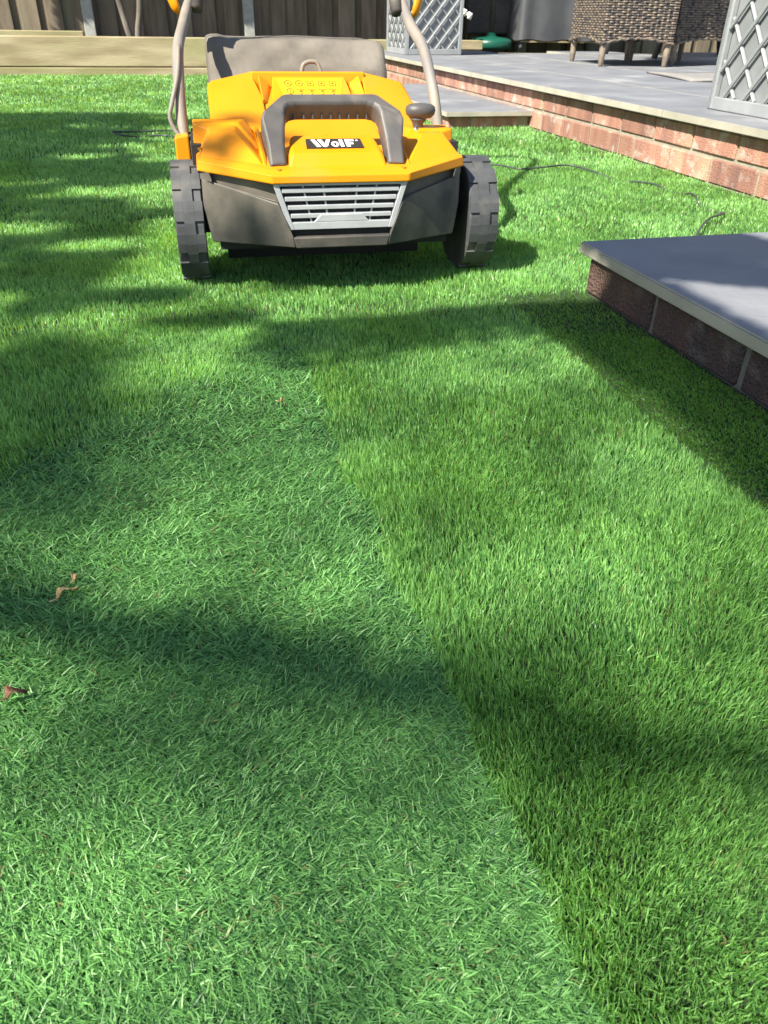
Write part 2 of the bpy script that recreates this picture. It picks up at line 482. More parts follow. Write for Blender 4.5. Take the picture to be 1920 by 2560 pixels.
parts_flat, parts_up = [], []
bands = [(0.10, 0.45, 1000000, 2, 0.82, 0.10), (0.45, 0.80, 540000, 2, 1.05, 0.10), (0.80, 1.25, 290000, 2, 1.15, 0.12),
         (1.25, 1.9, 92000, 2, 1.55, 0.15), (1.9, 3.0, 34000, 2, 2.4, 0.2), (3.0, 4.8, 11500, 2, 3.8, 0.2), (4.8, 7.1, 5000, 2, 5.2, 0.2)]
cam_right = -YAW          # world angle of the camera's right-hand direction
for d0, d1, dens, ns, wk, ext in bands:
    x, y = scatter(d0, d1, dens, ext)
    n = len(x)
    fl = is_flat(x, y)
    patch = vnoise(x + 9, y + 9, 0.09, 11)
    patch2 = vnoise(x + 9, y + 9, 0.028, 12)
    tone = np.clip(rng.normal(0.46, 0.27 if d0 < 1.2 else 0.17, n) + (patch - 0.5) * 0.22 + (patch2 - 0.5) * 0.2, 0, 0.87)
    dry = rng.random(n) < (0.009 + 0.04 * np.clip(vnoise(x, y, 0.05, 21) - 0.72, 0, 1) * 4)
    tone = np.where(dry, rng.uniform(0.93, 1.0, n), tone)
    w = rng.uniform(0.0007, 0.0012, n) * wk
    # standing pile, sparser than the matted swath
    u = ~fl & ((rng.random(n) < 0.62) | (y > 1.3))
    m = u.sum()
    if m:
        ln = rng.uniform(0.0085, 0.0150, m) * np.where((x[u] < 0.20) & (y[u] < 1.0), 1.15, 1.0) * (0.85 + 0.3 * patch[u]) * (1.3 if d0 > 2.5 else 0.85 if d0 < 0.3 else 1.0)
        flow = (vnoise(x[u], y[u], 0.16, 31) - 0.5) * 5.0 + 2.6
        phi = flow + rng.normal(0, 1.15, m)
        l0 = np.abs(rng.normal(0.12, 0.16, m)); l1 = l0 + np.abs(rng.normal(0.32, 0.30, m))
        # blades beside the near step are pressed over, away from it
        near = (x[u] > STEP_X - 0.17) & (y[u] < STEP_Y)
        ln = np.where(near, ln * 0.75, ln)
        l0 = np.where(near, l0 + 0.45, l0); l1 = np.where(near, l1 + 0.5, l1)
        phi = np.where(near, np.pi + 0.5 + rng.normal(0, .5, m), phi)
        parts_up.append(make_blades(x[u], y[u], ln, w[u] * 1.22, l0, l1, phi, ns, tone[u]))
    fl &= rng.random(n) < 0.80
    m = fl.sum()
    if m:
        ln = rng.uniform(0.007, 0.0155, m) * (0.82 if d0 < 0.3 else 1.0)
        side = np.where(rng.random(m) < 0.5, 0.0, np.pi)
        sw = (vnoise(x[fl], y[fl], 0.10, 41) - 0.5) * 1.8
        phi = cam_right + side + sw + rng.normal(0, 0.75, m)
        l0 = rng.uniform(0.80, 1.40, m); l1 = np.minimum(l0 + rng.normal(0.25, 0.25, m), 1.72)
        z0 = rng.uniform(0.0, 0.005, m)
        parts_flat.append(make_blades(x[fl], y[fl], ln, w[fl] * 1.08, l0, l1, phi, ns, tone[fl], z0))


def join_parts(parts):
    off = 0; V, Fc, Lt, T = [], [], [], []
    for v, f, l, t in parts:
        V.append(v); Fc.append(f + off); Lt.append(l); T.append(t); off += len(v)
    return np.concatenate(V), np.concatenate(Fc), np.concatenate(Lt), np.concatenate(T)


v, f, l, t = join_parts(parts_up)
g = obj("standing_grass", mesh_np("standing_grass", v, f, l, {"tone": t}), 'grass')
tag(g, "upright green grass pile of the lawn beyond and right of the raked swath", "grass", kind='stuff')
NT = int((l - 2).sum())
v, f, l, t = join_parts(parts_flat)
g = obj("flattened_grass", mesh_np("flattened_grass", v, f, l, {"tone": t}), 'grass_flat')
tag(g, "flattened matted grass of the raked swath in the left foreground", "grass", kind='stuff')
print("grass tris", NT + int((l - 2).sum()))


# ------------------------------------------------------------------ brickwork and paving
def brick_mesh(lx, ly, lz, name, b=0.004):
    bm = bmesh.new()
    add_box(bm, -lx / 2, lx / 2, -ly / 2, ly / 2, -lz / 2, lz / 2)
    bmesh.ops.bevel(bm, geom=list(bm.edges), offset=b, segments=1, affect='EDGES')
    bmesh.ops.recalc_face_normals(bm, faces=bm.faces)
    me = bpy.data.meshes.new(name); bm.to_mesh(me); bm.free()
    return me


def slab_mesh(lx, ly, lz, name):
    bm = bmesh.new()
    add_box(bm, -lx / 2, lx / 2, -ly / 2, ly / 2, -lz / 2, lz / 2)
    bmesh.ops.bevel(bm, geom=list(bm.edges), offset=0.0025, segments=2, affect='EDGES')
    bmesh.ops.recalc_face_normals(bm, faces=bm.faces)
    for f_ in bm.faces:
        f_.material_index = 0 if abs(f_.normal.z) > 0.6 else 1
    me = bpy.data.meshes.new(name); bm.to_mesh(me); bm.free()
    me.materials.append(MAT['slab']); me.materials.append(MAT['slab_edge'])
    return me


BL, BH, J = 0.215, 0.068, 0.010
stretch_me = brick_mesh(0.1, BL, BH, "brick"); stretch_me.materials.append(MAT['brick'])
head_me = brick_mesh(0.1, 0.103, BH, "half_brick"); head_me.materials.append(MAT['brick'])

# patio (setting): a fill block, each paving slab a child
bm = bmesh.new(); add_box(bm, WALL_X + 0.06, 9.0, -1.5, 7.14, -0.05, PATIO_Z - 0.022)
patio = struct(obj("patio", bm, 'mortar'))
tag(patio, "raised grey paved patio on the right", "patio")
sx_, sy_ = 0.597, 0.897
slab_big = slab_mesh(sx_, sy_, 0.022, "paving_slab")
slab_c = slab_mesh(0.447, sy_, 0.0225, "coping_slab")
ex = WALL_X - 0.032
for j in range(9):
    yc = 6.98 - 0.9 * j - 0.45
    if yc < -1: break
    share("coping_slab", slab_c, patio, (ex + 0.2235, yc, PATIO_Z - 0.011))
    for i in range(7):
        off = 0.45 if i % 2 else 0.0
        share("paving_slab", slab_big, patio, (ex + 0.45 + 0.3 + 0.6 * i, yc - off + random.uniform(-.001, .001), PATIO_Z - 0.011 + random.uniform(-.001, .001)))

wall = thing("brick_wall", "low two-course salmon brick wall holding up the patio edge", "wall", (WALL_X, 0, 0))
bm = bmesh.new(); add_box(bm, 0.006, 0.09, -1.5, 6.95, -0.05, PATIO_Z - 0.0225)
obj("mortar", bm, 'mortar', wall)
z1, z2 = 0.006 + BH / 2, 0.006 + BH + J + BH / 2
hdr1 = {6, 7}; hdr2 = {5, 11}
y = 6.93; k = 0
for row, (z, hd, y0) in enumerate(((z1, {3, 12, 13, 20}, 6.94), (z2, {2, 7, 15, 16}, 6.83))):
    y = y0; k = 0
    while y > -0.2:
        me = head_me if k in hd else stretch_me
        ln = 0.103 if k in hd else BL
        share("brick", me, wall, (0.05 + random.uniform(-.0015, .0015), y - ln / 2, z), (0, random.uniform(-.006, .006), random.uniform(-.006, .006)))
        y -= ln + J; k += 1


# near step: brick face looks left, far end looks back
near = thing("garden_step", "nearest step of red bricks darkened for shade under one thick grey slab at the right edge", "step", (STEP_X, 0, 0), group="garden steps")
bm = bmesh.new(); add_box(bm, 0.005, WALL_X - STEP_X - 0.002, -0.9, STEP_Y - 0.005, -0.05, 0.0655)
obj("mortar", bm, 'mortar_shaded', near)
shaded_me = brick_mesh(0.1, BL, 0.062, "shaded_brick"); shaded_me.materials.append(MAT['brick_shaded'])
shaded_end = brick_mesh(0.103, 0.1, 0.062, "shaded_half_brick"); shaded_end.materials.append(MAT['brick_shaded'])
y = STEP_Y
while y > -0.8:
    share("brick", shaded_me, near, (0.05 + random.uniform(-.001, .001), y - BL / 2, 0.034), (0, 0, random.uniform(-.004, .004)))
    y -= BL + 0.012
x = 0.115
while x < WALL_X - STEP_X - 0.12:
    share("brick", shaded_me, near, (x + BL / 2, STEP_Y - 0.05, 0.034), (0, 0, R(90))); x += BL + 0.012
sm = slab_mesh(0.91, 0.897, 0.020, "step_slab")
for j in range(2):
    share("slab", sm, near, (-0.012 + 0.455, 1.30 - 0.4485 - 0.9 * j, 0.068 + 0.010))

# far step beside the patio wall
far = thing("garden_step", "distant low step with a grey slab against the patio wall behind the machine", "step", (FSTEP[0], FSTEP[1], 0), group="garden steps")
fl_ = FSTEP[2] - FSTEP[1]
bm = bmesh.new(); add_box(bm, 0.006, WALL_X - FSTEP[0] - 0.004, 0.006, fl_, -0.05, 0.0505)
obj("mortar", bm, 'mortar', far)
fb = brick_mesh(0.1, BL, 0.050, "low_brick"); fb.materials.append(MAT['brick'])
y = 0.0
while y < fl_ - 0.2:
    share("brick", fb, far, (0.05, y + BL / 2, 0.025)); y += BL + J
share("brick", fb, far, (0.11 + BL / 2, 0.05, 0.025), (0, 0, R(90)))
sm2 = slab_mesh(0.44, 0.77, 0.020, "far_step_slab")
for j in range(2):
    share("slab", sm2, far, (-0.02 + 0.205, -0.025 + 0.385 + 0.773 * j, 0.062), (0, 0, 0), (0.93, 1, 1))

# ------------------------------------------------------------------ raised bed, fence
bed = thing("raised_bed", "long raised bed of tan timber sleepers along the back fence", "raised bed", (0, BED_Y, 0))


def plank(x0, x1, y0, y1, z0, z1, name, m, parent, b=0.006):
    bm = bmesh.new(); add_box(bm, x0, x1, y0, y1, z0, z1)
    o = obj(name, bm, m, parent); bevel(o, b, 2); return o


for (a, b_) in ((-4.2, -1.803), (-1.8, 0.597), (0.6, 2.66)):
    plank(a, b_, 0, 0.10, -0.10, 0.054, "sleeper", 'sleeper', bed)
for (a, b_) in ((-4.2, -1.503), (-1.5, 0.897), (0.9, 2.40)):
    plank(a, b_, 0, 0.10, 0.059, 0.250, "sleeper", 'sleeper', bed)
bm = bmesh.new(); add_box(bm, -4.2, 2.4, 0.101, 0.83, 0.0, 0.215); obj("soil", bm, 'soil', bed)
plank(-4.2, -0.50, 0.50, 0.56, 0.10, 0.272, "back_board", 'sleeper', bed)

kerb = thing("sleeper_block", "short mossy sleeper end standing on the patio beside the lattice planter", "sleeper", (2.48, 7.05, PATIO_Z))
plank(0.0, 0.20, 0.0, 0.12, 0.0015, 0.068, "block", 'sleeper', kerb)

fence = thing("fence", "tall fence of dark vertical boards behind the raised bed", "fence", (0, 7.78, 0))
bm = bmesh.new(); add_box(bm, -0.075, 0.075, -0.011, 0.011, 0.0, 1.75)
bd = bpy.data.meshes.new("board"); bmesh.ops.bevel(bm, geom=list(bm.edges), offset=0.003, segments=1, affect='EDGES')
bmesh.ops.recalc_face_normals(bm, faces=bm.faces); bm.to_mesh(bd); bm.free(); bd.materials.append(MAT['fence'])
x = -4.6; k = 0
while x < 9.5:
    wsc = random.uniform(0.72, 1.0)
    share("board", bd, fence, (x, -0.022 if k % 2 else 0.006, random.uniform(0.0, 0.03)), (0, random.uniform(-.006, .006), random.uniform(-.05, .05)), (wsc, 1, 1))
    x += 0.098 + random.uniform(-0.006, 0.010); k += 1
for z in (0.35, 1.0, 1.6):
    bm = bmesh.new(); add_box(bm, -4.7, 9.6, 0.025, 0.065, z - 0.04, z + 0.04); obj("rail", bm, 'fence', fence)
for px in (-3.5, -0.46, 0.82, 3.3, 5.8):
    bm = bmesh.new(); add_box(bm, px - 0.042, px + 0.042, -0.11, -0.038, 0, 1.8)
    bevel(obj("post", bm, 'post', fence), 0.004)


# ------------------------------------------------------------------ trees (shade)
def leaf_cloud(name, centers, size, parent, material='leaf', lk=0.55):
    n = len(centers)
    c = np.asarray(centers)
    s = size if isinstance(size, np.ndarray) else np.full(n, size)
    a = rng.normal(size=(n, 3)); a /= np.linalg.norm(a, axis=1)[:, None]
    b = rng.normal(size=(n, 3)); b -= a * (a * b).sum(1)[:, None]; b /= np.linalg.norm(b, axis=1)[:, None]
    nn = np.cross(a, b)
    V = np.zeros((n, 6, 3))
    s_ = s[:, None]
    V[:, 0] = c - a * s_
    V[:, 1] = c - a * s_ * 0.2 + b * s_ * lk + nn * s_ * 0.12
    V[:, 2] = c + a * s_ * 0.45 + b * s_ * lk * 0.7 + nn * s_ * 0.1
    V[:, 3] = c + a * s_
    V[:, 4] = c + a * s_ * 0.45 - b * s_ * lk * 0.7 + nn * s_ * 0.1
    V[:, 5] = c - a * s_ * 0.2 - b * s_ * lk + nn * s_ * 0.12
    base = (np.arange(n) * 6)[:, None]
    faces = (base + np.array([0, 1, 2, 3, 0, 3, 4, 5])[None]).ravel()
    tone = np.repeat(rng.uniform(0, 0.85, n), 6)
    return obj(name, mesh_np(name, V.reshape(-1, 3), faces, np.full(2 * n, 4), {"tone": tone}), material, parent)


def ell(x, y, cx, cy, rx, ry, rot=0.0, soft=0.25):
    c, s = math.cos(rot), math.sin(rot)
    u = ((x - cx) * c + (y - cy) * s) / rx
    v = (-(x - cx) * s + (y - cy) * c) / ry
    return np.clip((1 + soft - np.hypot(u, v)) / (2 * soft), 0, 1)


def sstep(a, b, x):
    t = np.clip((x - a) / (b - a), 0, 1); return t * t * (3 - 2 * t)


# leaf density above each spot, shaped along the sun's rays to cast wanted shade
def high_density(x, y):
    """added upper leaves: even half shade over the near lawn with two denser patches"""
    d = 0.20 * sstep(1.25, 1.12, y) * sstep(0.80, 0.74, x)
    d = d + 0.8 * ell(x, y, -0.19, 0.95, 0.09, 0.26, 0.1, 0.5) + 0.4 * ell(x, y, 0.01, 0.355, 0.17, 0.06, -0.35, 0.6) - 0.2 * ell(x, y, -0.08, 0.275, 0.10, 0.05, 0, 0.5)
    return np.clip(d, 0, 4.5)


def low_density(x, y):
    """lower twigs: crisp dapples on the left lawn, plus leaves added for near-lawn and chair shade"""
    xs = x * 1.0 + 8; ys = y + 8
    n = vnoise(xs, ys, 0.20, 51) * 0.6 + vnoise(xs, ys, 0.085, 52) * 0.4
    thr = 0.40 + 0.45 * sstep(-0.25, 0.10, x - 0.035 * (y - 1.2)) + 0.5 * sstep(4.0, 4.5, y - 0.15 * np.sin(x * 7)) + 0.5 * sstep(-2.9, -3.3, x)
    dap = sstep(-0.03, 0.06, n - thr) * sstep(1.05, 1.25, y)
    for cx, cy, rx, ry in ((-0.277, 2.99, .11, .07), (-0.15, 2.33, .12, .05), (-0.34, 1.96, .10, .07),
                           (-0.19, 1.77, .13, .05), (-0.057, 1.47, .06, .05), (-0.20, 1.275, .15, .05), (-0.33, 2.32, .08, .03)):
        dap = dap * (1 - ell(x, y, cx, cy, rx, ry, 0, 0.4))
    for cx, cy, rx, ry in ((-0.54, 4.15, .5, .16), (-0.02, 3.90, .28, .12), (-0.47, 3.3, .25, .14), (-0.10, 2.60, .11, .10),
                           (-0.10, 2.06, .11, .06), (-0.25, 1.58, .13, .06), (-0.08, 1.40, .09, .04), (0.02, 1.25, .10, .035), (-0.40, 2.7, .22, .14), (-0.26, 2.18, .16, .06)):
        dap = np.maximum(dap, ell(x, y, cx, cy, rx, ry, 0, 0.3))
    for cx, cy, r_ in ((.277, 1.55, .030), (.343, 1.68, .028), (.262, 1.625, .022), (.20, 1.43, .035), (.375, 1.60, .02)):
        dap = np.maximum(dap, 0.55 * ell(x, y, cx, cy, r_ * 1.4, r_, 0.3, 0.5))
    band = np.zeros_like(x)  # leaves added for the dark band across the near lawn
    for cx, cy, rx, ry, rot in ((-0.21, 0.575, 0.09, 0.030, -0.40), (-0.10, 0.510, 0.12, 0.030, -0.42), (0.02, 0.450, 0.10, 0.030, -0.45), (0.115, 0.390, 0.07, 0.028, -0.42),
                                (0.175, 0.365, 0.07, 0.024, -0.45), (0.225, 0.330, 0.06, 0.023, -0.55), (0.275, 0.296, 0.06, 0.023, -0.55), (0.325, 0.262, 0.06, 0.024, -0.55), (0.38, 0.23, 0.06, 0.025, -0.5)):
        band = np.maximum(band, ell(x, y, cx, cy, rx, ry, rot, 0.5))
    seat = ell(x, y, 4.05, 5.55, 0.50, 0.62, 0.0, 0.1) + ell(x, y, 3.05, 7.75, 0.50, 0.22, 0.0, 0.2)  # added leaves that darken the second chair and the furniture behind
    band = np.maximum(band, 0.9 * ell(x, y, -0.225, 1.02, 0.085, 0.17, 0.1, 0.4)); band = np.maximum(band, 0.8 * ell(x, y, -0.20, 0.78, 0.06, 0.07, 0.1, 0.4))
    return 3.6 * dap + 2.3 * band + 4.5 * np.clip(seat, 0, 1)


def added_shade_density(x, y):
    """leaves added out of view to cast the dark edge across the near lawn, the strip beside the step, the shade on its slab"""
    edge = sstep(1.225, 1.20, y + 0.015 * np.sin(x * 9)) * sstep(1.00, 1.17, y) * sstep(0.05, 0.14, x) * sstep(0.80, 0.74, x)
    strip = sstep(0.570, 0.592, x + 0.012 * np.sin(y * 14)) * sstep(0.792, 0.782, x) * sstep(1.225, 1.20, y)
    line = (y - 0.034) + 0.60 * (x - 0.773) - 1.075
    slab = sstep(-0.012, 0.012, line) * sstep(0.755, 0.765, x) * sstep(1.13, 1.09, x + 0.4 * (y - 1.3)) * sstep(1.36, 1.34, y)
    return np.maximum(np.maximum(2.6 * edge, 4.6 * strip), 4.6 * slab)


def leaves_from_density(fn, box, leaf, H0, H1, zref=0.02):
    x0, x1, y0, y1 = box
    area = (leaf * leaf * 2 * 0.55 * 0.78) * 0.52           # mean shadow of one leaf
    dmax = 5.0
    n = int((x1 - x0) * (y1 - y0) * dmax / area)
    x = rng.uniform(x0, x1, n); y = rng.uniform(y0, y1, n)
    keep = rng.random(n) * dmax < fn(x, y)
    x, y = x[keep], y[keep]
    h = H0 + (H1 - H0) * np.clip(vnoise(x + 20, y + 20, 0.5, 61) * 0.7 + rng.random(len(x)) * 0.3, 0, 1)
    return np.stack([x - SUNX * h, y - SUNY * h, zref + h], 1)


tree = thing("garden_tree", "broad leafy tree to the left out of view, with leaves added to shape the shade", "tree", (-6.4, -3.4, 0))
toff = np.array([-6.4, -3.4, 0.0])
hi = leaves_from_density(high_density, (-1.0, 1.6, -0.4, 1.3), 0.020, 6.0, 7.4)
lo = np.concatenate([leaves_from_density(low_density, (-2.0, 1.3, -0.4, 4.6), 0.026, 3.3, 4.6),
                     leaves_from_density(low_density, (2.4, 4.8, 4.7, 8.0), 0.040, 3.8, 5.0)])
shade_pts = leaves_from_density(added_shade_density, (-0.1, 1.3, -0.4, 1.4), 0.018, 1.7, 2.5)
extra = []
for _ in range(60):            # the rest of the crown, over ground left of the picture
    cx, cy, cz = random.uniform(-9.5, -5.6), random.uniform(-6.5, 0.2), random.uniform(3.6, 7.2)
    gx, gy = cx + SUNX * cz, cy + SUNY * cz
    if gx > -1.3 and gy > -0.6: continue
    extra.append(np.array([cx, cy, cz]) + rng.normal(0, 0.32, (300, 3)))
extra = np.concatenate(extra)
leaf_cloud("crown", np.concatenate([hi, lo]) - toff, 0.023, tree)  # crown leaves placed where their shade is wanted
leaf_cloud("added_shade_leaves", shade_pts - toff, 0.018, tree)  # unseen leaves added to shade the near lawn and step
leaf_cloud("crown", extra - toff, 0.05, tree)
print("leaves", len(hi), len(lo), len(extra))
bm = bmesh.new()
add_tube(bm, smooth_path([(0, 0, -0.1), (0.05, 0.02, 1.0), (-0.05, 0.1, 2.2), (0.1, 0.2, 3.6), (0.2, 0.3, 5.4)], 6),
         [0.20 - 0.006 * i for i in range(25)], 12)
obj("trunk", bm, 'bark', tree, True)
bm = bmesh.new()
for (x, y, z) in ((-1.9, 0.4, 4.6), (1.8, -1.6, 5.0), (-1.4, -1.8, 5.6), (-2.0, -0.6, 6.2), (0.5, 1.2, 6.6), (-0.9, 1.3, 6.9)):
    add_tube(bm, smooth_path([(0, 0.12, 2.6 + 0.2 * random.random()), (x * .4, y * .4 + .1, z * .72), (x, y, z)], 5), [0.075 - 0.005 * i for i in range(11)], 7)
obj("branch", bm, 'bark', tree, True)


# slim twin-stem tree in the bed; its unseen crown is shaped to shade the fence
ft = thing("slim_tree", "slim pale twin-stemmed tree growing in the raised bed before the fence", "tree", (-0.115, 7.28, 0.20))
for pts in ([(-0.02, 0, -0.02), (-0.05, 0, 0.10), (-0.085, 0.01, 0.28), (-0.16, 0.0, 0.7), (-0.45, -0.1, 1.6), (-0.8, -0.1, 2.3)],
            [(0.02, 0, -0.02), (0.035, 0, 0.10), (0.07, 0.0, 0.28), (0.12, 0.02, 0.8), (0.5, -0.1, 1.6), (0.9, -0.1, 2.4)]):
    bm = bmesh.new(); sp = smooth_path(pts, 6)
    add_tube(bm, sp, [0.026 - 0.0004 * i for i in range(len(sp))], 9); obj("trunk", bm, 'bark', ft, True)


def fence_shade(x, z):
    n = vnoise(x + 20, z + 20, 0.22, 71) * 0.5 + vnoise(x + 20, z + 20 + 0.8 * x, 0.07, 72) * 0.5
    d = 2.6 * sstep(-0.08, 0.02, n - 0.26 + 0.0 * x)
    d *= sstep(-0.80, -0.62, x - 0.15 * z)
    lit = ell(x, z, -0.52, 0.30, 0.05, 0.10, 0.5, .3)
    return np.clip(d * (1 - lit), 0, 3)


n = 75000
fx = rng.uniform(-1.3, 4.6, n); fz = rng.uniform(0.22, 1.9, n)
k = rng.random(n) * 3.0 < fence_shade(fx, fz)
fx, fz = fx[k], fz[k]
hh = rng.uniform(1.15, 1.9, len(fx))
cl = np.stack([fx - SUNX * hh, 7.74 - SUNY * hh, fz + hh], 1)
cl = cl[cl[:, 2] - 0.0 > 1.45]
leaf_cloud("crown", cl - np.array([-0.115, 7.28, 0.20]), 0.036, ft)

# ------------------------------------------------------------------ the lawn raker
MO = (0.284, 1.50, 0.0)
MROT = R(-2.5)
mow = thing("lawn_raker", "yellow and black electric lawn raker with a dusty grey catcher bag", "lawn raker", MO, MROT)


def w2l(p):
    c, s = math.cos(-MROT), math.sin(-MROT)
    x, y = p[0] - MO[0], p[1] - MO[1]
    return (x * c - y * s, x * s + y * c, p[2])


# yellow cover
bm = bmesh.new()
# front apron with its lip
add_hull(bm, mir([(.114, -.168, .1925), (.115, -.167, .206), (.232, -.093, .203), (.231, -.091, .219), (.233, .050, .205), (.232, .050, .222),
                  (.112, -.152, .2115), (.222, -.078, .2245), (.12, .04, .236), (.20, .04, .236), (.12, .04, .2)]))
# wheel pods
for s in (1, -1):
    dz = .012 if s > 0 else 0
    add_hull(bm, [(s * x, y, z) for x, y, z in [
        (.118, -.134, .210), (.2245, -.082, .222), (.205, -.042, .2585 - dz * .6), (.163, -.050, .2585 - dz * .6), (.160, -.020, .263 - dz), (.207, -.016, .263 - dz),
        (.125, .03, .235), (.228, .03, .225), (.21, .03, .258 - dz), (.16, .03, .258 - dz)]])
    # shoulder ridge behind the pod
    add_hull(bm, [(s * x, y, z) for x, y, z in [
        (.2345, -.010, .21), (.2325, -.006, .266 - dz), (.155, -.006, .267 - dz), (.118, -.05, .228), (.14, .050, .267 - dz), (.2325, .050, .266 - dz),
        (.2345, .050, .21), (.12, .05, .22)]])
    # big rear facets left and right of the sticker
    add_hull(bm, [(s * x, y, z) for x, y, z in [
        (.098, .02, .246), (.150, .030, .258 - dz), (.200, .042, .257 - dz), (.112, .252, .3275), (.118, .252, .3275), (.190, .252, .3125), (.199, .248, .306),
        (.199, .25, .18), (.199, .05, .18), (.098, .25, .18), (.098, .03, .18), (.099, .150, .295)]])
    # walls at the handle's foot
    add_hull(bm, [(s * x, y, z) for x, y, z in [
        (.116, -.148, .209), (.124, -.140, .214), (.124, -.02, .252), (.130, .02, .259), (.118, .02, .256), (.1155, -.10, .222), (.12, .02, .2), (.12, -.14, .2)]])
# middle recess floor rising to the crest
add_hull(bm, mir([(.100, -.06, .222), (.100, .02, .2475), (.100, .10, .272), (.100, .222, .302), (.100, .22, .19), (.1, -.06, .19)]))
# crest bar at the back
add_hull(bm, mir([(.113, .226, .30), (.113, .230, .3295), (.116, .256, .3285), (.116, .256, .25), (.113, .226, .25)]))
# steep face that carries the sticker
add_hull(bm, mir([(.080, .160, .2855), (.072, .226, .3225), (.072, .226, .27), (.080, .16, .27)]))
# small buttresses inside the recess
for s in (1, -1):
    add_hull(bm, [(s * x, y, z) for x, y, z in [(.078, .224, .31), (.100, .224, .326), (.100, .12, .285), (.088, .15, .284), (.1, .224, .26), (.078, .224, .26)]])
# raised motor box with the name plate
add_hull(bm, mir([(.076, -.143, .206), (.0735, -.122, .232), (.064, -.0565, .2515), (.072, -.066, .2495), (.081, -.12, .228), (.084, -.142, .207),
                  (.074, -.05, .22), (.08, -.12, .20), (.066, -.048, .236)]))
cover = obj("cover", bm, 'yellow', mow)
bevel(cover, 0.0042, 3, 10, True)
# screw dimples
for x, y, z in ((-.101, -.1505, .2125), (.108, -.1505, .2125), (0.0, .004, .2430), (-.223, -.060, .2335)):
    bm = bmesh.new(); add_lathe(bm, [(.0045, -.002), (.0045, .0008), (.0025, .0003)], 12, origin=(x, y, z))
    obj("screw", bm, mat("screw_dark", (.45, .19, .004), None, 20, .6) if 'screw_dark' not in bpy.data.materials else bpy.data.materials['screw_dark'], cover)


# black carrying handle: U shape on a slope
def on_slope(u, v, w):   # u across, v up the slope, w out of the slope
    b = Vector((0, -.130, .210)); t = Vector((0, .130, .098)).normalized(); nrm = Vector((0, -t.z, t.y))
    return b + Vector((u, 0, 0)) + t * v + nrm * w


outer = [(.1135, .0), (.1145, .035), (.121, .075), (.116, .087), (.083, .121), (.076, .124)]
inner = [(.0855, .0), (.085, .040), (.080, .083), (.077, .094), (.071, .100), (.060, .103)]
bm = bmesh.new()
prof_o = outer + [(-x, y) for x, y in outer[::-1]]
prof_i = inner + [(-x, y) for x, y in inner[::-1]]


def arch(v):       # the bar stands proud of the cover, highest at the crossbar
    return 0.010 + 0.028 * min(1, max(0, v / 0.085)) ** 1.2


rows = []
for k, ((ox, oy), (ix, iy)) in enumerate(zip(prof_o, prof_i)):
    wo_, wi_ = arch(oy), arch(iy)
    th_o, th_i = 0.020 + 0.012 * min(1, oy / .1), 0.026 + 0.004 * min(1, iy / .1)
    rows.append([bm.verts.new(on_slope(ox, oy, wo_ - 0.004)), bm.verts.new(on_slope(ox * .985, oy - .002, wo_)),
                 bm.verts.new(on_slope(ix + (0.003 if ix > 0 else -0.003), iy + .004, wi_)), bm.verts.new(on_slope(ix, iy, wi_ - 0.005)),
                 bm.verts.new(on_slope(ix, iy, wi_ - th_i - .006)), bm.verts.new(on_slope(ox, oy, wo_ - th_o - .006))])
for a, b in zip(rows[:-1], rows[1:]):
    for k in range(6):
        bm.faces.new((a[k], a[(k + 1) % 6], b[(k + 1) % 6], b[k]))
bm.faces.new(rows[0]); bm.faces.new(rows[-1][::-1])
hnd = bevel(obj("carry_handle", bm, 'handle', mow), 0.0025, 2, 25)
bm = bmesh.new()
for i in range(9):
    u = -.062 + i * .0155
    p = on_slope(u, .1015, .010)
    add_box(bm, u - .0012, u + .0012, p.y - .004, p.y + .006, p.z - .004, p.z + .008)
obj("grip_ribs", bm, 'handle', hnd)


# name plate on the motor box's top
def on_plate(u, v, w=0.0):     # u across, v up the slope
    a, b = Vector((0, -.1135, .2352)), Vector((0, -.0655, .2502))
    t = (b - a).normalized(); nrm = Vector((0, -t.z, t.y))
    return a + Vector((u, 0, 0)) + t * v + nrm * w


bm = bmesh.new()
pw, ph = .0475, .0330
for w_ in (0.0004, 0.0014):
    pass
c8 = [bm.verts.new(on_plate(u * (1.03 if v == 0 else 0.99), v + .006, w_)) for w_ in (-.001, .0012) for (u, v) in ((-pw, 0), (pw, 0), (pw, ph), (-pw, ph))]
for idx in ((0, 1, 2, 3), (4, 5, 6, 7), (0, 1, 5, 4), (1, 2, 6, 5), (2, 3, 7, 6), (3, 0, 4, 7)):
    bm.faces.new([c8[i] for i in idx])
plate = obj("name_plate", bm, 'label_black', mow)


def letter(polys, parent):
    bm = bmesh.new()
    for poly in polys:
        vs_ = []
        for (X, Y) in poly:
            u = ((X - 1085) / 565 * 2 - 1) * pw; v_ = (855 - Y) / 105 * ph
            vs_.append(bm.verts.new(on_plate(u, v_ + .006, .0016)))
        bm.faces.new(vs_)
    return obj("letter", bm, 'white', parent)


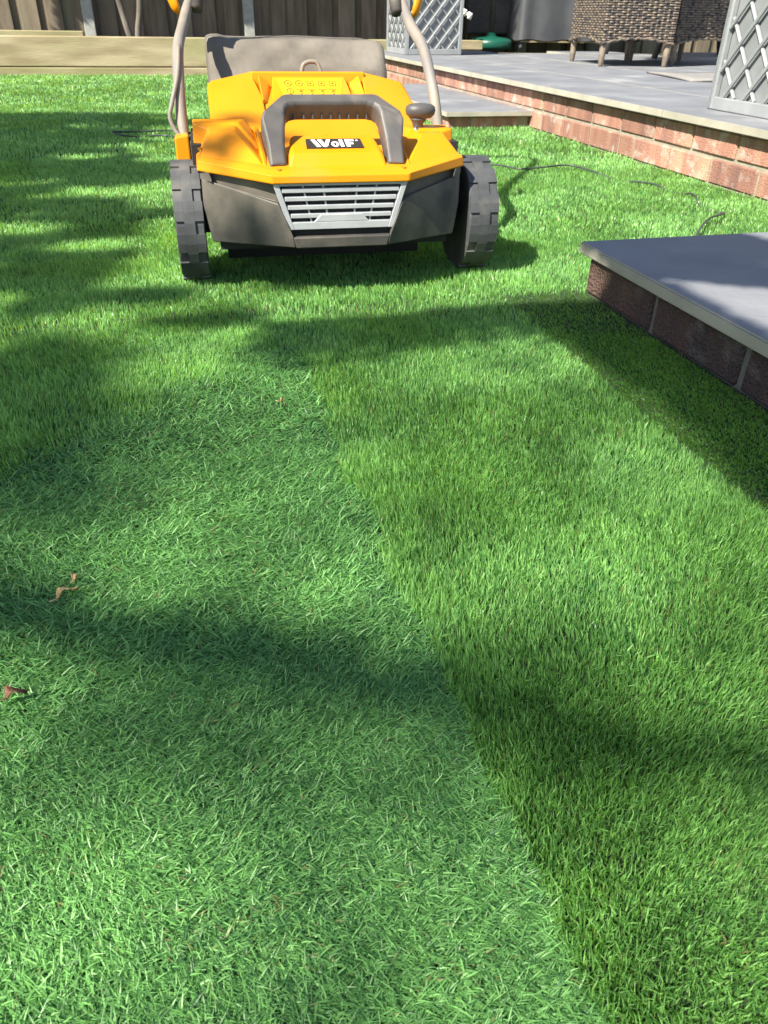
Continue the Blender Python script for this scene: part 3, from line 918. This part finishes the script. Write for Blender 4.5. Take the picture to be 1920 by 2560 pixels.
letter([[(1135, 762), (1178, 762), (1226, 845), (1184, 845)], [(1202, 762), (1245, 762), (1290, 845), (1248, 845)],
        [(1296, 762), (1334, 762), (1296, 836), (1276, 800)]], plate)
ring = []
for k in range(24):
    q0, q1 = 2 * math.pi * k / 24, 2 * math.pi * (k + 1) / 24
    ring.append([(1374 + 39 * math.cos(q0), 815 - 31 * math.sin(q0)), (1374 + 39 * math.cos(q1), 815 - 31 * math.sin(q1)),
                 (1374 + 12 * math.cos(q1), 815 - 19 * math.sin(q1)), (1374 + 12 * math.cos(q0), 815 - 19 * math.sin(q0))])
letter(ring, plate)
letter([[(1420, 762), (1456, 762), (1462, 845), (1426, 845)]], plate)
letter([[(1478, 762), (1520, 762), (1528, 845), (1486, 845)], [(1520.5, 762), (1572, 762), (1576, 784), (1522.5, 784)],
        [(1524, 798), (1560, 798), (1562, 818), (1526, 818)]], plate)
ring = []
for k in range(12):
    q0, q1 = 2 * math.pi * k / 12, 2 * math.pi * (k + 1) / 12
    ring.append([(1604 + 11 * math.cos(q0), 775 - 9 * math.sin(q0)), (1604 + 11 * math.cos(q1), 775 - 9 * math.sin(q1)),
                 (1604 + 6 * math.cos(q1), 775 - 5 * math.sin(q1)), (1604 + 6 * math.cos(q0), 775 - 5 * math.sin(q0))])
letter(ring, plate)


# warning sticker in the recess
def on_recess(u, v, w=0.0):    # v: up the slope
    a, b = Vector((0, .160, .2855)), Vector((0, .226, .3225))
    t = (b - a).normalized(); nrm = Vector((0, -t.z, t.y))
    return a + Vector((u, 0, 0)) + t * v + nrm * w


bm = bmesh.new()
bm.faces.new([bm.verts.new(on_recess(u, v, .0008)) for u, v in ((-.054, .010), (.054, .010), (.066, .066), (-.066, .066))])
stk = obj("warning_sticker", bm, 'yellow_bright', mow)


def icon(cx, cy, r, kind):
    bm = bmesh.new()
    n = {'circle': 16, 'square': 4, 'tri': 3}[kind]
    ph0 = {'circle': 0, 'square': math.pi / 4, 'tri': -math.pi / 2}[kind]
    for k in range(n):
        q0, q1 = ph0 + 2 * math.pi * k / n, ph0 + 2 * math.pi * (k + 1) / n
        P4 = [(cx + r * math.cos(q0), cy + 1.25 * r * math.sin(q0)), (cx + r * math.cos(q1), cy + 1.25 * r * math.sin(q1)),
              (cx + .72 * r * math.cos(q1), cy + 1.25 * .72 * r * math.sin(q1)), (cx + .72 * r * math.cos(q0), cy + 1.25 * .72 * r * math.sin(q0))]
        bm.faces.new([bm.verts.new(on_recess(u, v, .0013)) for u, v in P4])
    s = r * .35
    bm.faces.new([bm.verts.new(on_recess(cx + u * s, cy + v * s * 1.25, .0013)) for u, v in ((-1, -.4), (.2, -1), (1, .5), (-.1, .9))])
    obj("icon", bm, 'icon', stk)


for i in range(5):
    icon(-.044 + .022 * i, .051, .0080 if i < 2 else .0095, 'circle' if i < 2 else 'square')
    icon(-.042 + .021 * i, .027, .0075 if i == 0 else .0090, 'circle' if i == 0 else 'tri')

# black bumper
bm = bmesh.new()
add_hull(bm, mir([(.112, -.150, .1985), (.226, -.083, .206), (.223, -.083, .125), (.100, -.147, .125), (.22, .02, .206), (.22, .02, .12)]))
for s in (1, -1):
    add_hull(bm, [(s * x, y, z) for x, y, z in [
        (.104, -.163, .160), (.109, -.157, .166), (.219, -.098, .190), (.227, -.090, .190), (.228, -.089, .140), (.219, -.098, .132), (.217, -.100, .090),
        (.080, -.166, .0905), (.083, -.169, .108), (.085, -.12, .090), (.21, -.06, .09), (.10, -.12, .155), (.22, -.07, .186)]])
    add_hull(bm, [(s * x, y, z) for x, y, z in [(.208, -.110, .186), (.229, -.088, .204), (.2295, -.086, .188), (.214, -.105, .204), (.21, -.09, .204)]])
add_hull(bm, mir([(.0845, -.168, .108), (.079, -.1665, .0895), (.079, -.12, .0895), (.0845, -.12, .108)]))
bumper = bevel(obj("bumper", bm, 'black', mow), 0.004, 3, 10, True)
# chassis under and behind
bm = bmesh.new()
add_box(bm, -.205, .205, -.095, .26, .075, .208)
add_box(bm, -.19, .19, .05, .20, .022, .0755)  # low box added to block light under the machine
add_hull(bm, mir([(.19, .24, .07), (.19, .24, .30), (.19, .30, .25), (.19, .30, .08)]))
add_box(bm, -.238, -.206, -.03, .20, .09, .235)
add_box(bm, .206, .238, -.03, .20, .09, .235)
obj("chassis", bm, 'dark', mow)
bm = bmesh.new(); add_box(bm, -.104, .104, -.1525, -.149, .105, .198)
obj("grille_shade_backing", bm, 'dark', mow)  # near-black sheet stands in for the shade behind the slats

# silver grille
ZT, ZB, HT, HB = .193, .1195, .1135, .0900
gy = -.163


def ghx(z): return HB + (HT - HB) * (z - ZB) / (ZT - ZB)


def gquad(bm, x0b, x1b, x0t, x1t, zb, zt, y0, y1):
    vs_ = [bm.verts.new(p) for p in ((x0b, y0, zb), (x1b, y0, zb), (x1t, y0, zt), (x0t, y0, zt), (x0b, y1, zb), (x1b, y1, zb), (x1t, y1, zt), (x0t, y1, zt))]
    for idx in ((0, 1, 2, 3), (4, 5, 6, 7), (0, 1, 5, 4), (1, 2, 6, 5), (2, 3, 7, 6), (3, 0, 4, 7)):
        bm.faces.new([vs_[i] for i in idx])


bm = bmesh.new()
fw = .0095
for s in (-1, 1):
    gquad(bm, s * (ghx(ZB) - fw), s * ghx(ZB), s * (ghx(ZT) - fw), s * ghx(ZT), ZB, ZT, gy, gy + .014)
gquad(bm, -ghx(ZB) + fw, ghx(ZB) - fw, -ghx(ZB + .012) + fw, ghx(ZB + .012) - fw, ZB, ZB + .012, gy + .0004, gy + .014)
gquad(bm, -ghx(ZT - .0045) + fw, ghx(ZT - .0045) - fw, -ghx(ZT) + fw, ghx(ZT) - fw, ZT - .0045, ZT, gy + .0004, gy + .014)
gquad(bm, -.047, .047, -.036, .036, ZB + .0121, ZB + .0236, gy + .0002, gy + .012)
grille = bevel(obj("grille", bm, 'silver', mow), 0.0008, 1)
for z0 in (.1380, .1515, .1650, .1780):
    bm = bmesh.new(); gquad(bm, -ghx(z0) + fw + .0003, ghx(z0) - fw - .0003, -ghx(z0) + fw + .0003, ghx(z0) - fw - .0003, z0, z0 + .0068, gy + .001, gy + .012)
    bevel(obj("slat", bm, 'silver', grille), 0.0008, 1)
for k, xt in enumerate((-.064, -.030, .028, .061)):
    xb = xt * .80
    z_lo = ZB + .012 if k in (0, 3) else ZB + .0236
    bm = bmesh.new(); gquad(bm, xb - .0014, xb + .0014, xt - .0014, xt + .0014, z_lo, ZT - .0045, gy + .0045, gy + .0115)
    obj("divider", bm, 'silver', grille)


# wheels
def make_wheel(rad, width, parent, loc, nlug=12, name="wheel"):
    w = bpy.data.objects.new(name, None); COL.objects.link(w); w.parent = parent; w.location = loc
    hw = width / 2
    bm = bmesh.new()
    r0 = rad - .0035
    add_lathe(bm, [(r0 - .022, -hw + .001), (r0 - .003, -hw), (r0, -hw + .002), (r0, hw - .002), (r0 - .003, hw), (r0 - .022, hw - .001)], 48, axis='X')

    def arc_block(x0, x1, q0, q1, ra, rb, n=3):
        rr = []
        for k in range(n + 1):
            q = q0 + (q1 - q0) * k / n
            rr.append([bm.verts.new((x, r_ * math.cos(q), r_ * math.sin(q))) for x, r_ in ((x0, ra), (x1, ra), (x1, rb), (x0, rb))])
        for a, b in zip(rr[:-1], rr[1:]):
            for i in range(4): bm.faces.new((a[i], a[(i + 1) % 4], b[(i + 1) % 4], b[i]))
        bm.faces.new(rr[0]); bm.faces.new(rr[-1])
    cb = hw * 0.36
    for k in range(nlug):
        q0 = 2 * math.pi * k / nlug; dq = 2 * math.pi / nlug
        arc_block(-cb, cb, q0, q0 + dq, r0 - .001, rad, 3)
        arc_block(-hw + .0005, -cb - .0002, q0, q0 + dq * .60, r0 - .001, rad - .0001, 2)
        arc_block(cb + .0002, hw - .0005, q0, q0 + dq * .60, r0 - .001, rad - .0001, 2)
    obj("tyre", bm, 'rubber', w)
    bm = bmesh.new()
    add_lathe(bm, [(.012, -hw + .006), (.022, -hw + .006), (.024, -hw + .014), (rad - .030, -hw + .016), (rad - .026, -hw + .003), (rad - .020, -hw + .0035),
                   (rad - .022, hw - .004), (rad - .030, hw - .012), (.03, hw - .010), (.025, hw - .002), (.01, hw - .002)], 32, axis='X')
    for k in range(5):
        q = 2 * math.pi * k / 5 + .3
        c, s = math.cos(q), math.sin(q)
        vs_ = add_box(bm, -hw + .005, hw - .005, .02, rad - .026, -.006, .006)
        for v_ in vs_: v_.co = Vector((v_.co.x, v_.co.y * c - v_.co.z * s, v_.co.y * s + v_.co.z * c))
    obj("rim", bm, 'black', w)
    return w


WR = .1030
wl = make_wheel(WR, .049, mow, (-.2535, 0, WR + .001))
wr = make_wheel(WR, .055, mow, (.2765, 0, WR + .001))
for s in (-1, 1):
    wb = make_wheel(.075, .045, mow, (s * .225, .40, .076), 12)
bm = bmesh.new(); add_tube(bm, [(-.24, 0, WR), (.265, 0, WR)], .008, 10); obj("axle", bm, 'metal', mow, True)
bm = bmesh.new(); add_tube(bm, [(-.225, .40, .076), (.225, .40, .076)], .007, 10); obj("axle", bm, 'metal', mow, True)

# height knob
kx, ky = .170, .006
bm = bmesh.new()
add_lathe(bm, [(.006, .242), (.009, .255), (.0105, .262), (.014, .267), (.016, .270)], 20, origin=(kx, ky, 0))
add_lathe(bm, [(.010, .2690), (.020, .2705), (.0262, .2760), (.0280, .2825), (.0262, .2890), (.020, .2925), (.008, .2940)], 24, origin=(kx + .004, ky, 0), sy=.75)
knob = obj("height_knob", bm, 'handle', mow, True)
bm = bmesh.new(); add_lathe(bm, [(.005, .246), (.0055, .254), (.003, .2565)], 10, origin=(kx - .006, ky - .0115, 0)); obj("bolt", bm, 'metal', knob, True)

# handle bars: dusty flattened tubes, folding back over the bag
TL = [(.047, 1.640, .185), (.040, 1.655, .215), (.0385, 1.67, .253), (.042, 1.70, .317), (.049, 1.76, .367), (.067, 1.865, .404), (.085, 1.94, .445), (.105, 2.02, .520), (.12, 2.10, .62), (.13, 2.16, .72)]
TR = [(.548, 1.648, .195), (.545, 1.66, .241), (.541, 1.67, .277), (.540, 1.70, .317), (.539, 1.76, .370), (.540, 1.865, .410), (.540, 1.94, .454), (.543, 2.02, .525), (.545, 2.10, .62), (.545, 2.16, .72)]
for T_ in (TL, TR):
    bm = bmesh.new(); sp = smooth_path([w2l(p) for p in T_], 5)
    add_tube(bm, sp, [.0105 if i > 3 else .0085 + .0006 * i for i in range(len(sp))], 14, flat=1.15)
    bar = obj("handle_bar", bm, 'tube', mow, True)
# upper bar across, out of the picture
bm = bmesh.new(); add_tube(bm, smooth_path([w2l((.13, 2.15, .70)), w2l((.15, 2.30, .86)), w2l((.34, 2.34, .90)), w2l((.53, 2.30, .86)), w2l((.545, 2.15, .70))], 6), .011, 10)
obj("cross_bar", bm, 'black', mow, True)
# sockets where upper tubes plug in
for a, b in (((.099, 1.915, .430), (.122, 1.985, .520)), ((.521, 1.905, .430), (.524, 1.985, .520))):
    bm = bmesh.new(); add_tube(bm, [w2l(a), w2l(b)], .0125, 14); obj("socket", bm, 'black', mow, True)
# yellow quick-release levers
for cx, s in ((.056, 1), (.567, -1)):
    bm = bmesh.new()
    add_tube(bm, smooth_path([w2l((cx + s * .004, 1.92, .421)), w2l((cx, 1.915, .436)), w2l((cx - s * .006, 1.92, .462)), w2l((cx + s * .004, 1.935, .492)), w2l((cx + s * .012, 1.945, .51))], 4),
             [.004, .006, .008, .0095, .0105, .011, .0115, .012, .012, .012, .0115, .011, .0105, .010, .009, .009, .008], 10, flat=.6)
    obj("release_lever", bm, 'yellow', mow, True)
# yellow bracket and dark arm beside the left wheel
bm = bmesh.new(); add_hull(bm, [w2l(p) for p in ((.020, 1.60, .17), (.046, 1.60, .17), (.020, 1.60, .232), (.046, 1.60, .236), (.022, 1.64, .232), (.046, 1.64, .236), (.022, 1.64, .17), (.046, 1.64, .17))])
bevel(obj("bar_bracket", bm, 'yellow', mow), .003)
bm = bmesh.new(); add_hull(bm, [w2l(p) for p in ((.0475, 1.585, .13), (.070, 1.585, .13), (.0475, 1.585, .226), (.070, 1.585, .226), (.0475, 1.68, .13), (.070, 1.68, .13), (.0475, 1.68, .232), (.070, 1.68, .232))])
bevel(obj("bar_bracket", bm, 'rubber', mow), .003)
bm = bmesh.new(); add_hull(bm, [w2l(p) for p in ((.530, 1.60, .15), (.552, 1.60, .15), (.530, 1.60, .228), (.552, 1.60, .225), (.530, 1.68, .15), (.552, 1.68, .15), (.530, 1.68, .23), (.552, 1.68, .23))])
bevel(obj("bar_bracket", bm, 'rubber', mow), .003)
# cable sagging beside the left bar
bm = bmesh.new(); add_tube(bm, smooth_path([w2l(p) for p in ((.050, 1.74, .372), (.040, 1.69, .325), (.024, 1.665, .282), (.0175, 1.66, .259), (.024, 1.655, .238), (.036, 1.648, .224), (.052, 1.64, .218), (.072, 1.62, .214))], 6), .0042, 8)
obj("bar_cable", bm, 'tube', mow, True)

# catcher bag
bm = bmesh.new()
bmesh.ops.create_cube(bm, size=2)
bmesh.ops.subdivide_edges(bm, edges=list(bm.edges), cuts=23, use_grid_fill=True)
for v_ in bm.verts:
    x, y, z = v_.co
    m = max(abs(x), abs(y), abs(z))
    # rounded corners
    ln = (abs(x) ** 24 + abs(y) ** 24 + abs(z) ** 24) ** (1 / 24)
    k_ = 1 / ln
    x, y, z = x * k_, y * k_, z * k_
    px_ = x * .196 + .006; py_ = .47 + y * .185; pz_ = .239 + z * .139
    py_ += .165 * (z + 1) * .5 * (1 if y < 0 else .5)
    fold = .0042 * math.sin(px_ * 42 + pz_ * 70 + 3 * math.sin(px_ * 19)) + .0026 * math.sin(px_ * 75 - pz_ * 120 + 1.0)
    fold += .0022 * math.sin(pz_ * 60 + 2 * math.sin(px_ * 23 + 1))
    fold += -.006 * math.exp(-((pz_ - .318 - .006 * math.sin(px_ * 11)) / .006) ** 2)
    py_ += fold * (1 if y < -.5 else .3)
    pz_ += .0015 * math.sin(px_ * 26 + 1) * max(0, z) + (.003 * (px_ < -.15) if z > .9 else 0)
    v_.co = (px_, py_, pz_)
bag = obj("catcher_bag", bm, 'bag', mow, True)
bm = bmesh.new()
add_tube(bm, smooth_path([(-.176 + .19 - .025, .262, .300), (-.008, .262, .333), (0.000, .264, .343), (.016, .266, .345), (.026, .266, .338), (.040, .264, .300)], 5), .0042, 8)
obj("bag_loop", bm, 'tube', mow, True)


# ------------------------------------------------------------------ cables on the grass
def cable(name, label, pts, r=.0026):
    pts = [(x, y, max(z - .013, .003)) for x, y, z in pts]
    bm = bmesh.new(); add_tube(bm, smooth_path(pts, 6), r, 8)
    tag(obj(name, bm, 'cord', None, True), label, "cable", "power cable on the lawn")


zc = .026
cable("power_cable", "dark cable lying on the grass right of the raker, running towards the patio wall",
      [(.98, 2.66, .014), (1.057, 2.58, zc), (1.105, 2.493, zc), (1.171, 2.483, zc + .004), (1.278, 2.499, zc + .006), (1.325, 2.42, zc), (1.345, 2.33, .018), (1.361, 2.283, .014), (1.381, 2.245, .022),
       (1.406, 2.174, .026), (1.42, 2.12, .016), (1.435, 2.07, .018), (1.432, 2.03, .026), (1.414, 1.977, .028), (1.39, 1.92, .012), (1.385, 1.84, .012), (1.361, 1.771, .028), (1.272, 1.707, .033), (1.185, 1.616, .030), (1.117, 1.531, .024), (1.08, 1.47, .012), (1.02, 1.40, .010)])
cable("power_cable", "dark loop of cable lying on the grass left of the raker",
      [(.174, 3.413, .024), (.057, 3.576, zc), (-.069, 3.565, zc), (-.150, 3.525, zc + .004), (-.190, 3.475, zc + .01), (-.157, 3.405, zc + .008), (-.098, 3.41, zc), (-.008, 3.434, zc), (.044, 3.393, zc), (.134, 3.246, .02), (.20, 3.1, .014)], .0032)


# ------------------------------------------------------------------ dry leaves
def dry_leaf(label, loc, rz, ln, wd, curl, m, tilt=(0, 0)):
    bm = bmesh.new()
    n = 8; rows_ = []
    for i in range(n + 1):
        t = i / n
        hw = wd * math.sin(math.pi * min(1, t * .95 + .05)) ** .8 * (1 - .25 * t)
        row = []
        for j in range(-2, 3):
            s_ = j / 2
            row.append(bm.verts.new((ln * t, s_ * hw * math.cos(curl * s_ * s_), abs(s_) ** 1.5 * hw * math.sin(curl) + .006 * math.sin(t * 5) + .0015 * math.sin(9 * t + 3 * j))))
        rows_.append(row)
    for a, b in zip(rows_[:-1], rows_[1:]):
        for j in range(4): bm.faces.new((a[j], a[j + 1], b[j + 1], b[j]))
    bmesh.ops.solidify(bm, geom=list(bm.faces), thickness=.0006)
    add_tube(bm, [(0.001, 0, .002), (-.003, .0005, .003), (-.006, .001, .004)], .0005, 5)
    o = obj("dry_leaf", bm, m, None, True, loc, (tilt[0], tilt[1], rz))
    tag(o, label, "leaf", "dry leaves on the lawn")


dry_leaf("curled tan dry leaf lying on the flattened grass at left", (-.1335, .548, .014), R(55), .025, .0036, .25, 'dry', (.0, -.06))
dry_leaf("small crumpled olive-tan leaf beside the long tan leaf", (-.1215, .569, .016), R(80), .009, .0034, .4, 'dry', (.15, -.1))
dry_leaf("curled reddish-brown dry leaf at the left edge of the lawn", (-.158, .440, .014), R(40), .016, .0055, .4, 'dry_red', (.1, -.1))
dry_leaf("tiny brown leaf near the top of the flattened swath", (.102, .893, .014), R(20), .008, .002, .3, 'dry', (0, .05))


# ------------------------------------------------------------------ lattice planters on the patio
def lattice_planter(label, loc, rz, wid=.43, hgt=.95, pitch=.075):
    t = thing("lattice_planter", label, "planter", loc, rz, "silver lattice planters on the patio")
    h = wid / 2
    bm = bmesh.new(); add_box(bm, -h + .020, h - .020, -h + .020, h - .020, .012, hgt - .02)
    obj("inner_box", bm, 'trellis_panel', t)
    for s in range(4):
        ang = s * math.pi / 2
        fr = bpy.data.objects.new("lattice_panel", None); COL.objects.link(fr); fr.parent = t; fr.rotation_euler = (0, 0, ang)
        fw_ = .026
        y0 = -h
        bm = bmesh.new()
        add_box(bm, -h + .001 * (s % 2), -h + fw_, y0, y0 + .019, 0.0015, hgt); add_box(bm, h - fw_, h - .001 * (s % 2), y0, y0 + .019, 0.0015, hgt)
        add_box(bm, -h + fw_, h - fw_, y0 + .001, y0 + .018, 0.0015, fw_ + .012); add_box(bm, -h + fw_, h - fw_, y0 + .001, y0 + .018, hgt - fw_, hgt - .0005)
        bevel(obj("frame", bm, 'trellis', fr), .003)
        xa, xb, za, zb = -h + fw_, h - fw_, fw_ + .012, hgt - fw_
        for sg in (1, -1):
            c = -1.5
            while c < 1.8:
                # line z = sg*1.25*x + c clipped to the panel
                sl_ = 1.15
                pts = []
                for xx in (xa, xb):
                    zz = sg * sl_ * xx + c
                    if za <= zz <= zb: pts.append((xx, zz))
                for zz in (za, zb):
                    xx = (zz - c) / (sg * sl_)
                    if xa < xx < xb: pts.append((xx, zz))
                if len(pts) >= 2:
                    (x_0, z_0), (x_1, z_1) = pts[0], pts[1]
                    if math.hypot(x_1 - x_0, z_1 - z_0) > .03:
                        yy = y0 + (.006 if sg > 0 else .0135)
                        bm = bmesh.new(); add_tube(bm, [(x_0, yy, z_0), (x_1, yy, z_1)], .0058, 6)
                        obj("slat", bm, 'trellis', fr)
                c += pitch * 1.45
    return t


lattice_planter("silver lattice planter at the far corner of the patio behind the raker", (1.935, 6.32, PATIO_Z), R(4))
lattice_planter("silver lattice planter cut off by the right edge of the picture", (1.752 + .24, 2.26, PATIO_Z), R(-.5), .48, .95, .080)


# ------------------------------------------------------------------ wicker chairs
def wicker_panel(bm, a, b, z0, z1, nrm, arch_=.0, pc=.030, pr=.0125):
    """woven sheet between two floor points"""
    a = Vector(a); b = Vector(b); d = (b - a); W = d.length; d.normalize(); nv = Vector(nrm)
    nc = max(2, int(W / pc)); pc = W / nc
    nr = int((z1 - z0) / pr)
    for i in range(nc):
        u0 = i * pc
        lift = arch_ * (1 - ((u0 + pc / 2) / W * 2 - 1) ** 2)
        for j in range(nr):
            zz = z0 + j * pr
            if zz < z0 + lift: continue
            over = (i + j) % 2
            o0 = .0065 if over else .001
            c = [a + d * (u0 + pc * k) for k in (-.04, .3, .7, 1.04)]
            offs = [.001, o0, o0, .001]
            bot = [bm.verts.new((p.x + nv.x * o_, p.y + nv.y * o_, zz + .0008)) for p, o_ in zip(c, offs)]
            mid = [bm.verts.new((p.x + nv.x * (o_ + .0035), p.y + nv.y * (o_ + .0035), zz + pr * .5)) for p, o_ in zip(c, offs)]
            top = [bm.verts.new((p.x + nv.x * o_, p.y + nv.y * o_, zz + pr - .0008)) for p, o_ in zip(c, offs)]
            for k in range(3):
                bm.faces.new((bot[k], bot[k + 1], mid[k + 1], mid[k])); bm.faces.new((mid[k], mid[k + 1], top[k + 1], top[k]))


def wicker_chair(label, loc, rz, w=.44, d=.60):
    t = thing("wicker_chair", label, "chair", loc, rz, "wicker chairs on the patio")
    zb, zt = .118, .90
    bm = bmesh.new()
    add_box(bm, .012, w - .012, .012, d - .012, .150, .40)
    add_box(bm, .012, w - .012, .012, .055, .40, zt - .01)
    obj("core", bm, 'seat', t)
    bm = bmesh.new()
    wicker_panel(bm, (0, 0, 0), (w, 0, 0), zb, zt, (0, -1, 0), .028)
    bk = obj("backrest_weave", bm, 'wicker_a', t); bk['kind'] = 'stuff'
    for nm, a, b, nr_ in (("side_weave", (0, d, 0), (0, 0, 0), (-1, 0, 0)), ("side_weave", (w, 0, 0), (w, d, 0), (1, 0, 0))):
        bm = bmesh.new(); wicker_panel(bm, a, b, zb, .62, nr_, .028); o = obj(nm, bm, 'wicker_a', t); o['kind'] = 'stuff'
    bm = bmesh.new(); wicker_panel(bm, (w, d, 0), (0, d, 0), zb, .42, (0, 1, 0), .028); o = obj("front_weave", bm, 'wicker_a', t); o['kind'] = 'stuff'
    # braided lower border
    bm = bmesh.new()
    for a, b in (((0, -.006), (w, -.006)), ((-.006, 0), (-.006, d)), ((w + .006, 0), (w + .006, d))):
        pts = []
        for k in range(25):
            u = k / 24
            pts.append((a[0] + (b[0] - a[0]) * u, a[1] + (b[1] - a[1]) * u, zb + .028 * (1 - (2 * u - 1) ** 2) + .004 * math.sin(k * 2.2)))
        add_tube(bm, pts, .0075, 6)
    obj("braided_rim", bm, 'wicker_a', t)
    for x, y in ((.02, .02), (w - .02, .02), (.02, d - .02), (w - .02, d - .02)):
        bm = bmesh.new(); add_lathe(bm, [(.011, 0.001), (.015, .006), (.019, .06), (.021, .20)], 12, origin=(x, y, 0)); obj("leg", bm, 'wicker_leg', t, True)
    return t


wicker_chair("sunlit brown wicker chair seen from its back corner on the patio", (2.565, 4.80, PATIO_Z), R(-8.7), .435, .60)
wicker_chair("shaded dark wicker chair tucked behind the sunlit one, near the right lattice", (3.13, 4.93, PATIO_Z), R(3), .46, .55)

# table behind the chairs
tb = thing("garden_table", "dark garden table whose slanted legs show between the wicker chairs", "table", (3.72, 5.95, PATIO_Z))
bm = bmesh.new(); add_box(bm, -.42, 1.0, -.30, .75, .70, .73); bevel(obj("table_top", bm, 'seat', tb), .004)
for x, y, dx in ((-.10, -.18, .10), (.75, -.18, -.10), (-.10, .55, .10), (.75, .55, -.10)):
    bm = bmesh.new(); add_tube(bm, [(x - dx, y, 0.004), (x + dx, y, .70)], .022, 8); obj("leg", bm, 'seat', tb, True)

# mat on the patio
m_ = thing("rubber_mat", "thin grey mat lying flat on the patio before the chairs", "mat", (2.42, 3.62, PATIO_Z), R(-12))
bm = bmesh.new()
for i in range(24):
    pass
bmesh.ops.create_grid(bm, x_segments=20, y_segments=10, size=.5)
for v_ in bm.verts:
    v_.co.x = v_.co.x * 1.5 + .75; v_.co.y = v_.co.y * .62 + .31
    v_.co.z = .010 + .004 * math.sin(v_.co.x * 9 + v_.co.y * 5)
bmesh.ops.solidify(bm, geom=list(bm.faces), thickness=.010)
obj("sheet", bm, 'mat', m_, True)

# ------------------------------------------------------------------ covered furniture and other far things
cv = thing("covered_barbecue", "tall barbecue under a draped dark grey weather cover at the back of the patio", "barbecue", (3.10, 7.30, PATIO_Z))
bm = bmesh.new()
nx, nz = 90, 14
per = []
Wd, Dp = .95, .42
for k in range(nx):
    u = k / nx * 2 * (Wd + Dp)
    if u < Wd: p = (u, 0)
    elif u < Wd + Dp: p = (Wd, u - Wd)
    elif u < 2 * Wd + Dp: p = (2 * Wd + Dp - u, Dp)
    else: p = (0, 2 * (Wd + Dp) - u)
    per.append(p)
rows_ = []
for j in range(nz + 1):
    z = .070 + (1.05 - .070) * j / nz
    row = []
    for k, (x, y) in enumerate(per):
        fl2 = (1 - j / nz)
        cx_, cy_ = x - Wd / 2, y - Dp / 2
        w_ = 1 + fl2 * (.02 + .045 * math.sin(k * .9 + 1.3 * math.sin(k * .31)))
        row.append(bm.verts.new((Wd / 2 + cx_ * (.97 + .03 * fl2), Dp / 2 + cy_ * w_ + (-.02 * fl2 if y == 0 else 0), z + .006 * math.sin(k * .55))))
    rows_.append(row)
for a, b in zip(rows_[:-1], rows_[1:]):
    for k in range(nx): bm.faces.new((a[k], a[(k + 1) % nx], b[(k + 1) % nx], b[k]))
bm.faces.new(rows_[-1])
obj("cover", bm, 'cover', cv, True)
bm = bmesh.new(); add_box(bm, .02, Wd - .02, -.012, Dp - .02, .052, .066); obj("shelf", bm, 'sleeper', cv)
for x in (.04, Wd - .05):
    w_ = bpy.data.objects.new("caster_wheel", None); COL.objects.link(w_); w_.parent = cv; w_.location = (x, .03, .0275)
    bm = bmesh.new(); add_lathe(bm, [(.012, -.012), (.026, -.011), (.026, .011), (.012, .012)], 20, axis='X'); obj("tyre", bm, 'cover', w_, True)
    bm = bmesh.new(); add_box(bm, -.014, .014, -.004, .004, 0, .025); obj("fork", bm, 'metal', w_)

gb = thing("parasol_base", "dark green plastic parasol base standing at the back of the patio", "parasol base", (2.89, 7.42, PATIO_Z))
bm = bmesh.new(); add_lathe(bm, [(.175, .001), (.185, .012), (.185, .050), (.17, .072), (.13, .082), (.05, .090), (.03, .12)], 28); obj("base", bm, 'green', gb, True)
bm = bmesh.new(); add_lathe(bm, [(.022, .12), (.022, .9)], 14); obj("stem", bm, 'seat', gb, True)
bm = bmesh.new()
for k in range(6):
    q = k * math.pi / 3 + .3
    add_lathe(bm, [(.02, .045), (.018, .066), (.008, .070)], 10, origin=(.135 * math.cos(q), .135 * math.sin(q), 0))
obj("filler_cap", bm, 'green', gb, True)

# dark covered chairs to the left of the cover
dc = thing("stacked_lounger", "black folded garden lounger standing in shade beside the green base", "lounger", (2.72, 7.56, PATIO_Z))
bm = bmesh.new(); add_hull(bm, [(0, 0, .10), (.42, 0, .10), (0, .10, .10), (.42, .10, .10), (-.02, .06, .95), (.44, .06, .95), (-.02, .14, .95), (.44, .14, .95)]); bevel(obj("cushion", bm, 'seat', dc), .02)
for x in (.02, .40):
    bm = bmesh.new(); add_tube(bm, [(x, .02, .003), (x, .05, .5), (x, .09, .98)], .012, 8); obj("frame_leg", bm, 'seat', dc, True)

# white flowering shrub
sh = thing("rose_bush", "rose bush with white blooms right of the far lattice planter", "shrub", (2.48, 7.42, PATIO_Z - .02))
lc = []
for k in range(5):
    bm = bmesh.new(); x = random.uniform(-.12, .12)
    pts = smooth_path([(x * .3, 0, 0), (x * .6, -.03, .15), (x, -.06 + random.uniform(-.06, .06), .32), (x * 1.4, -.02, .62)], 5)
    add_tube(bm, pts, .006, 6); obj("stem", bm, 'bark', sh, True)
    for p in pts[6:]:
        lc.append(np.array(p) + rng.normal(0, .05, (16, 3)))
lc = np.concatenate(lc); lc = lc[lc[:, 2] > .22]
leaf_cloud("foliage", lc, .026, sh)
for (x, y, z) in ((.075, -.20, .285), (.125, -.20, .262), (.02, -.18, .36)):
    bm = bmesh.new()
    for k in range(11):
        q = k * 2.4; r_ = .006 + .0016 * k; 
        c = Vector((x + r_ * math.cos(q), y - .006 + .0008 * k, z + r_ * math.sin(q)))
        o_ = bmesh.ops.create_icosphere(bm, subdivisions=1, radius=.013, matrix=Matrix.Translation(c) @ Matrix.Diagonal((1, .55, 1, 1)))
    obj("flower", bm, 'petal', sh, True)
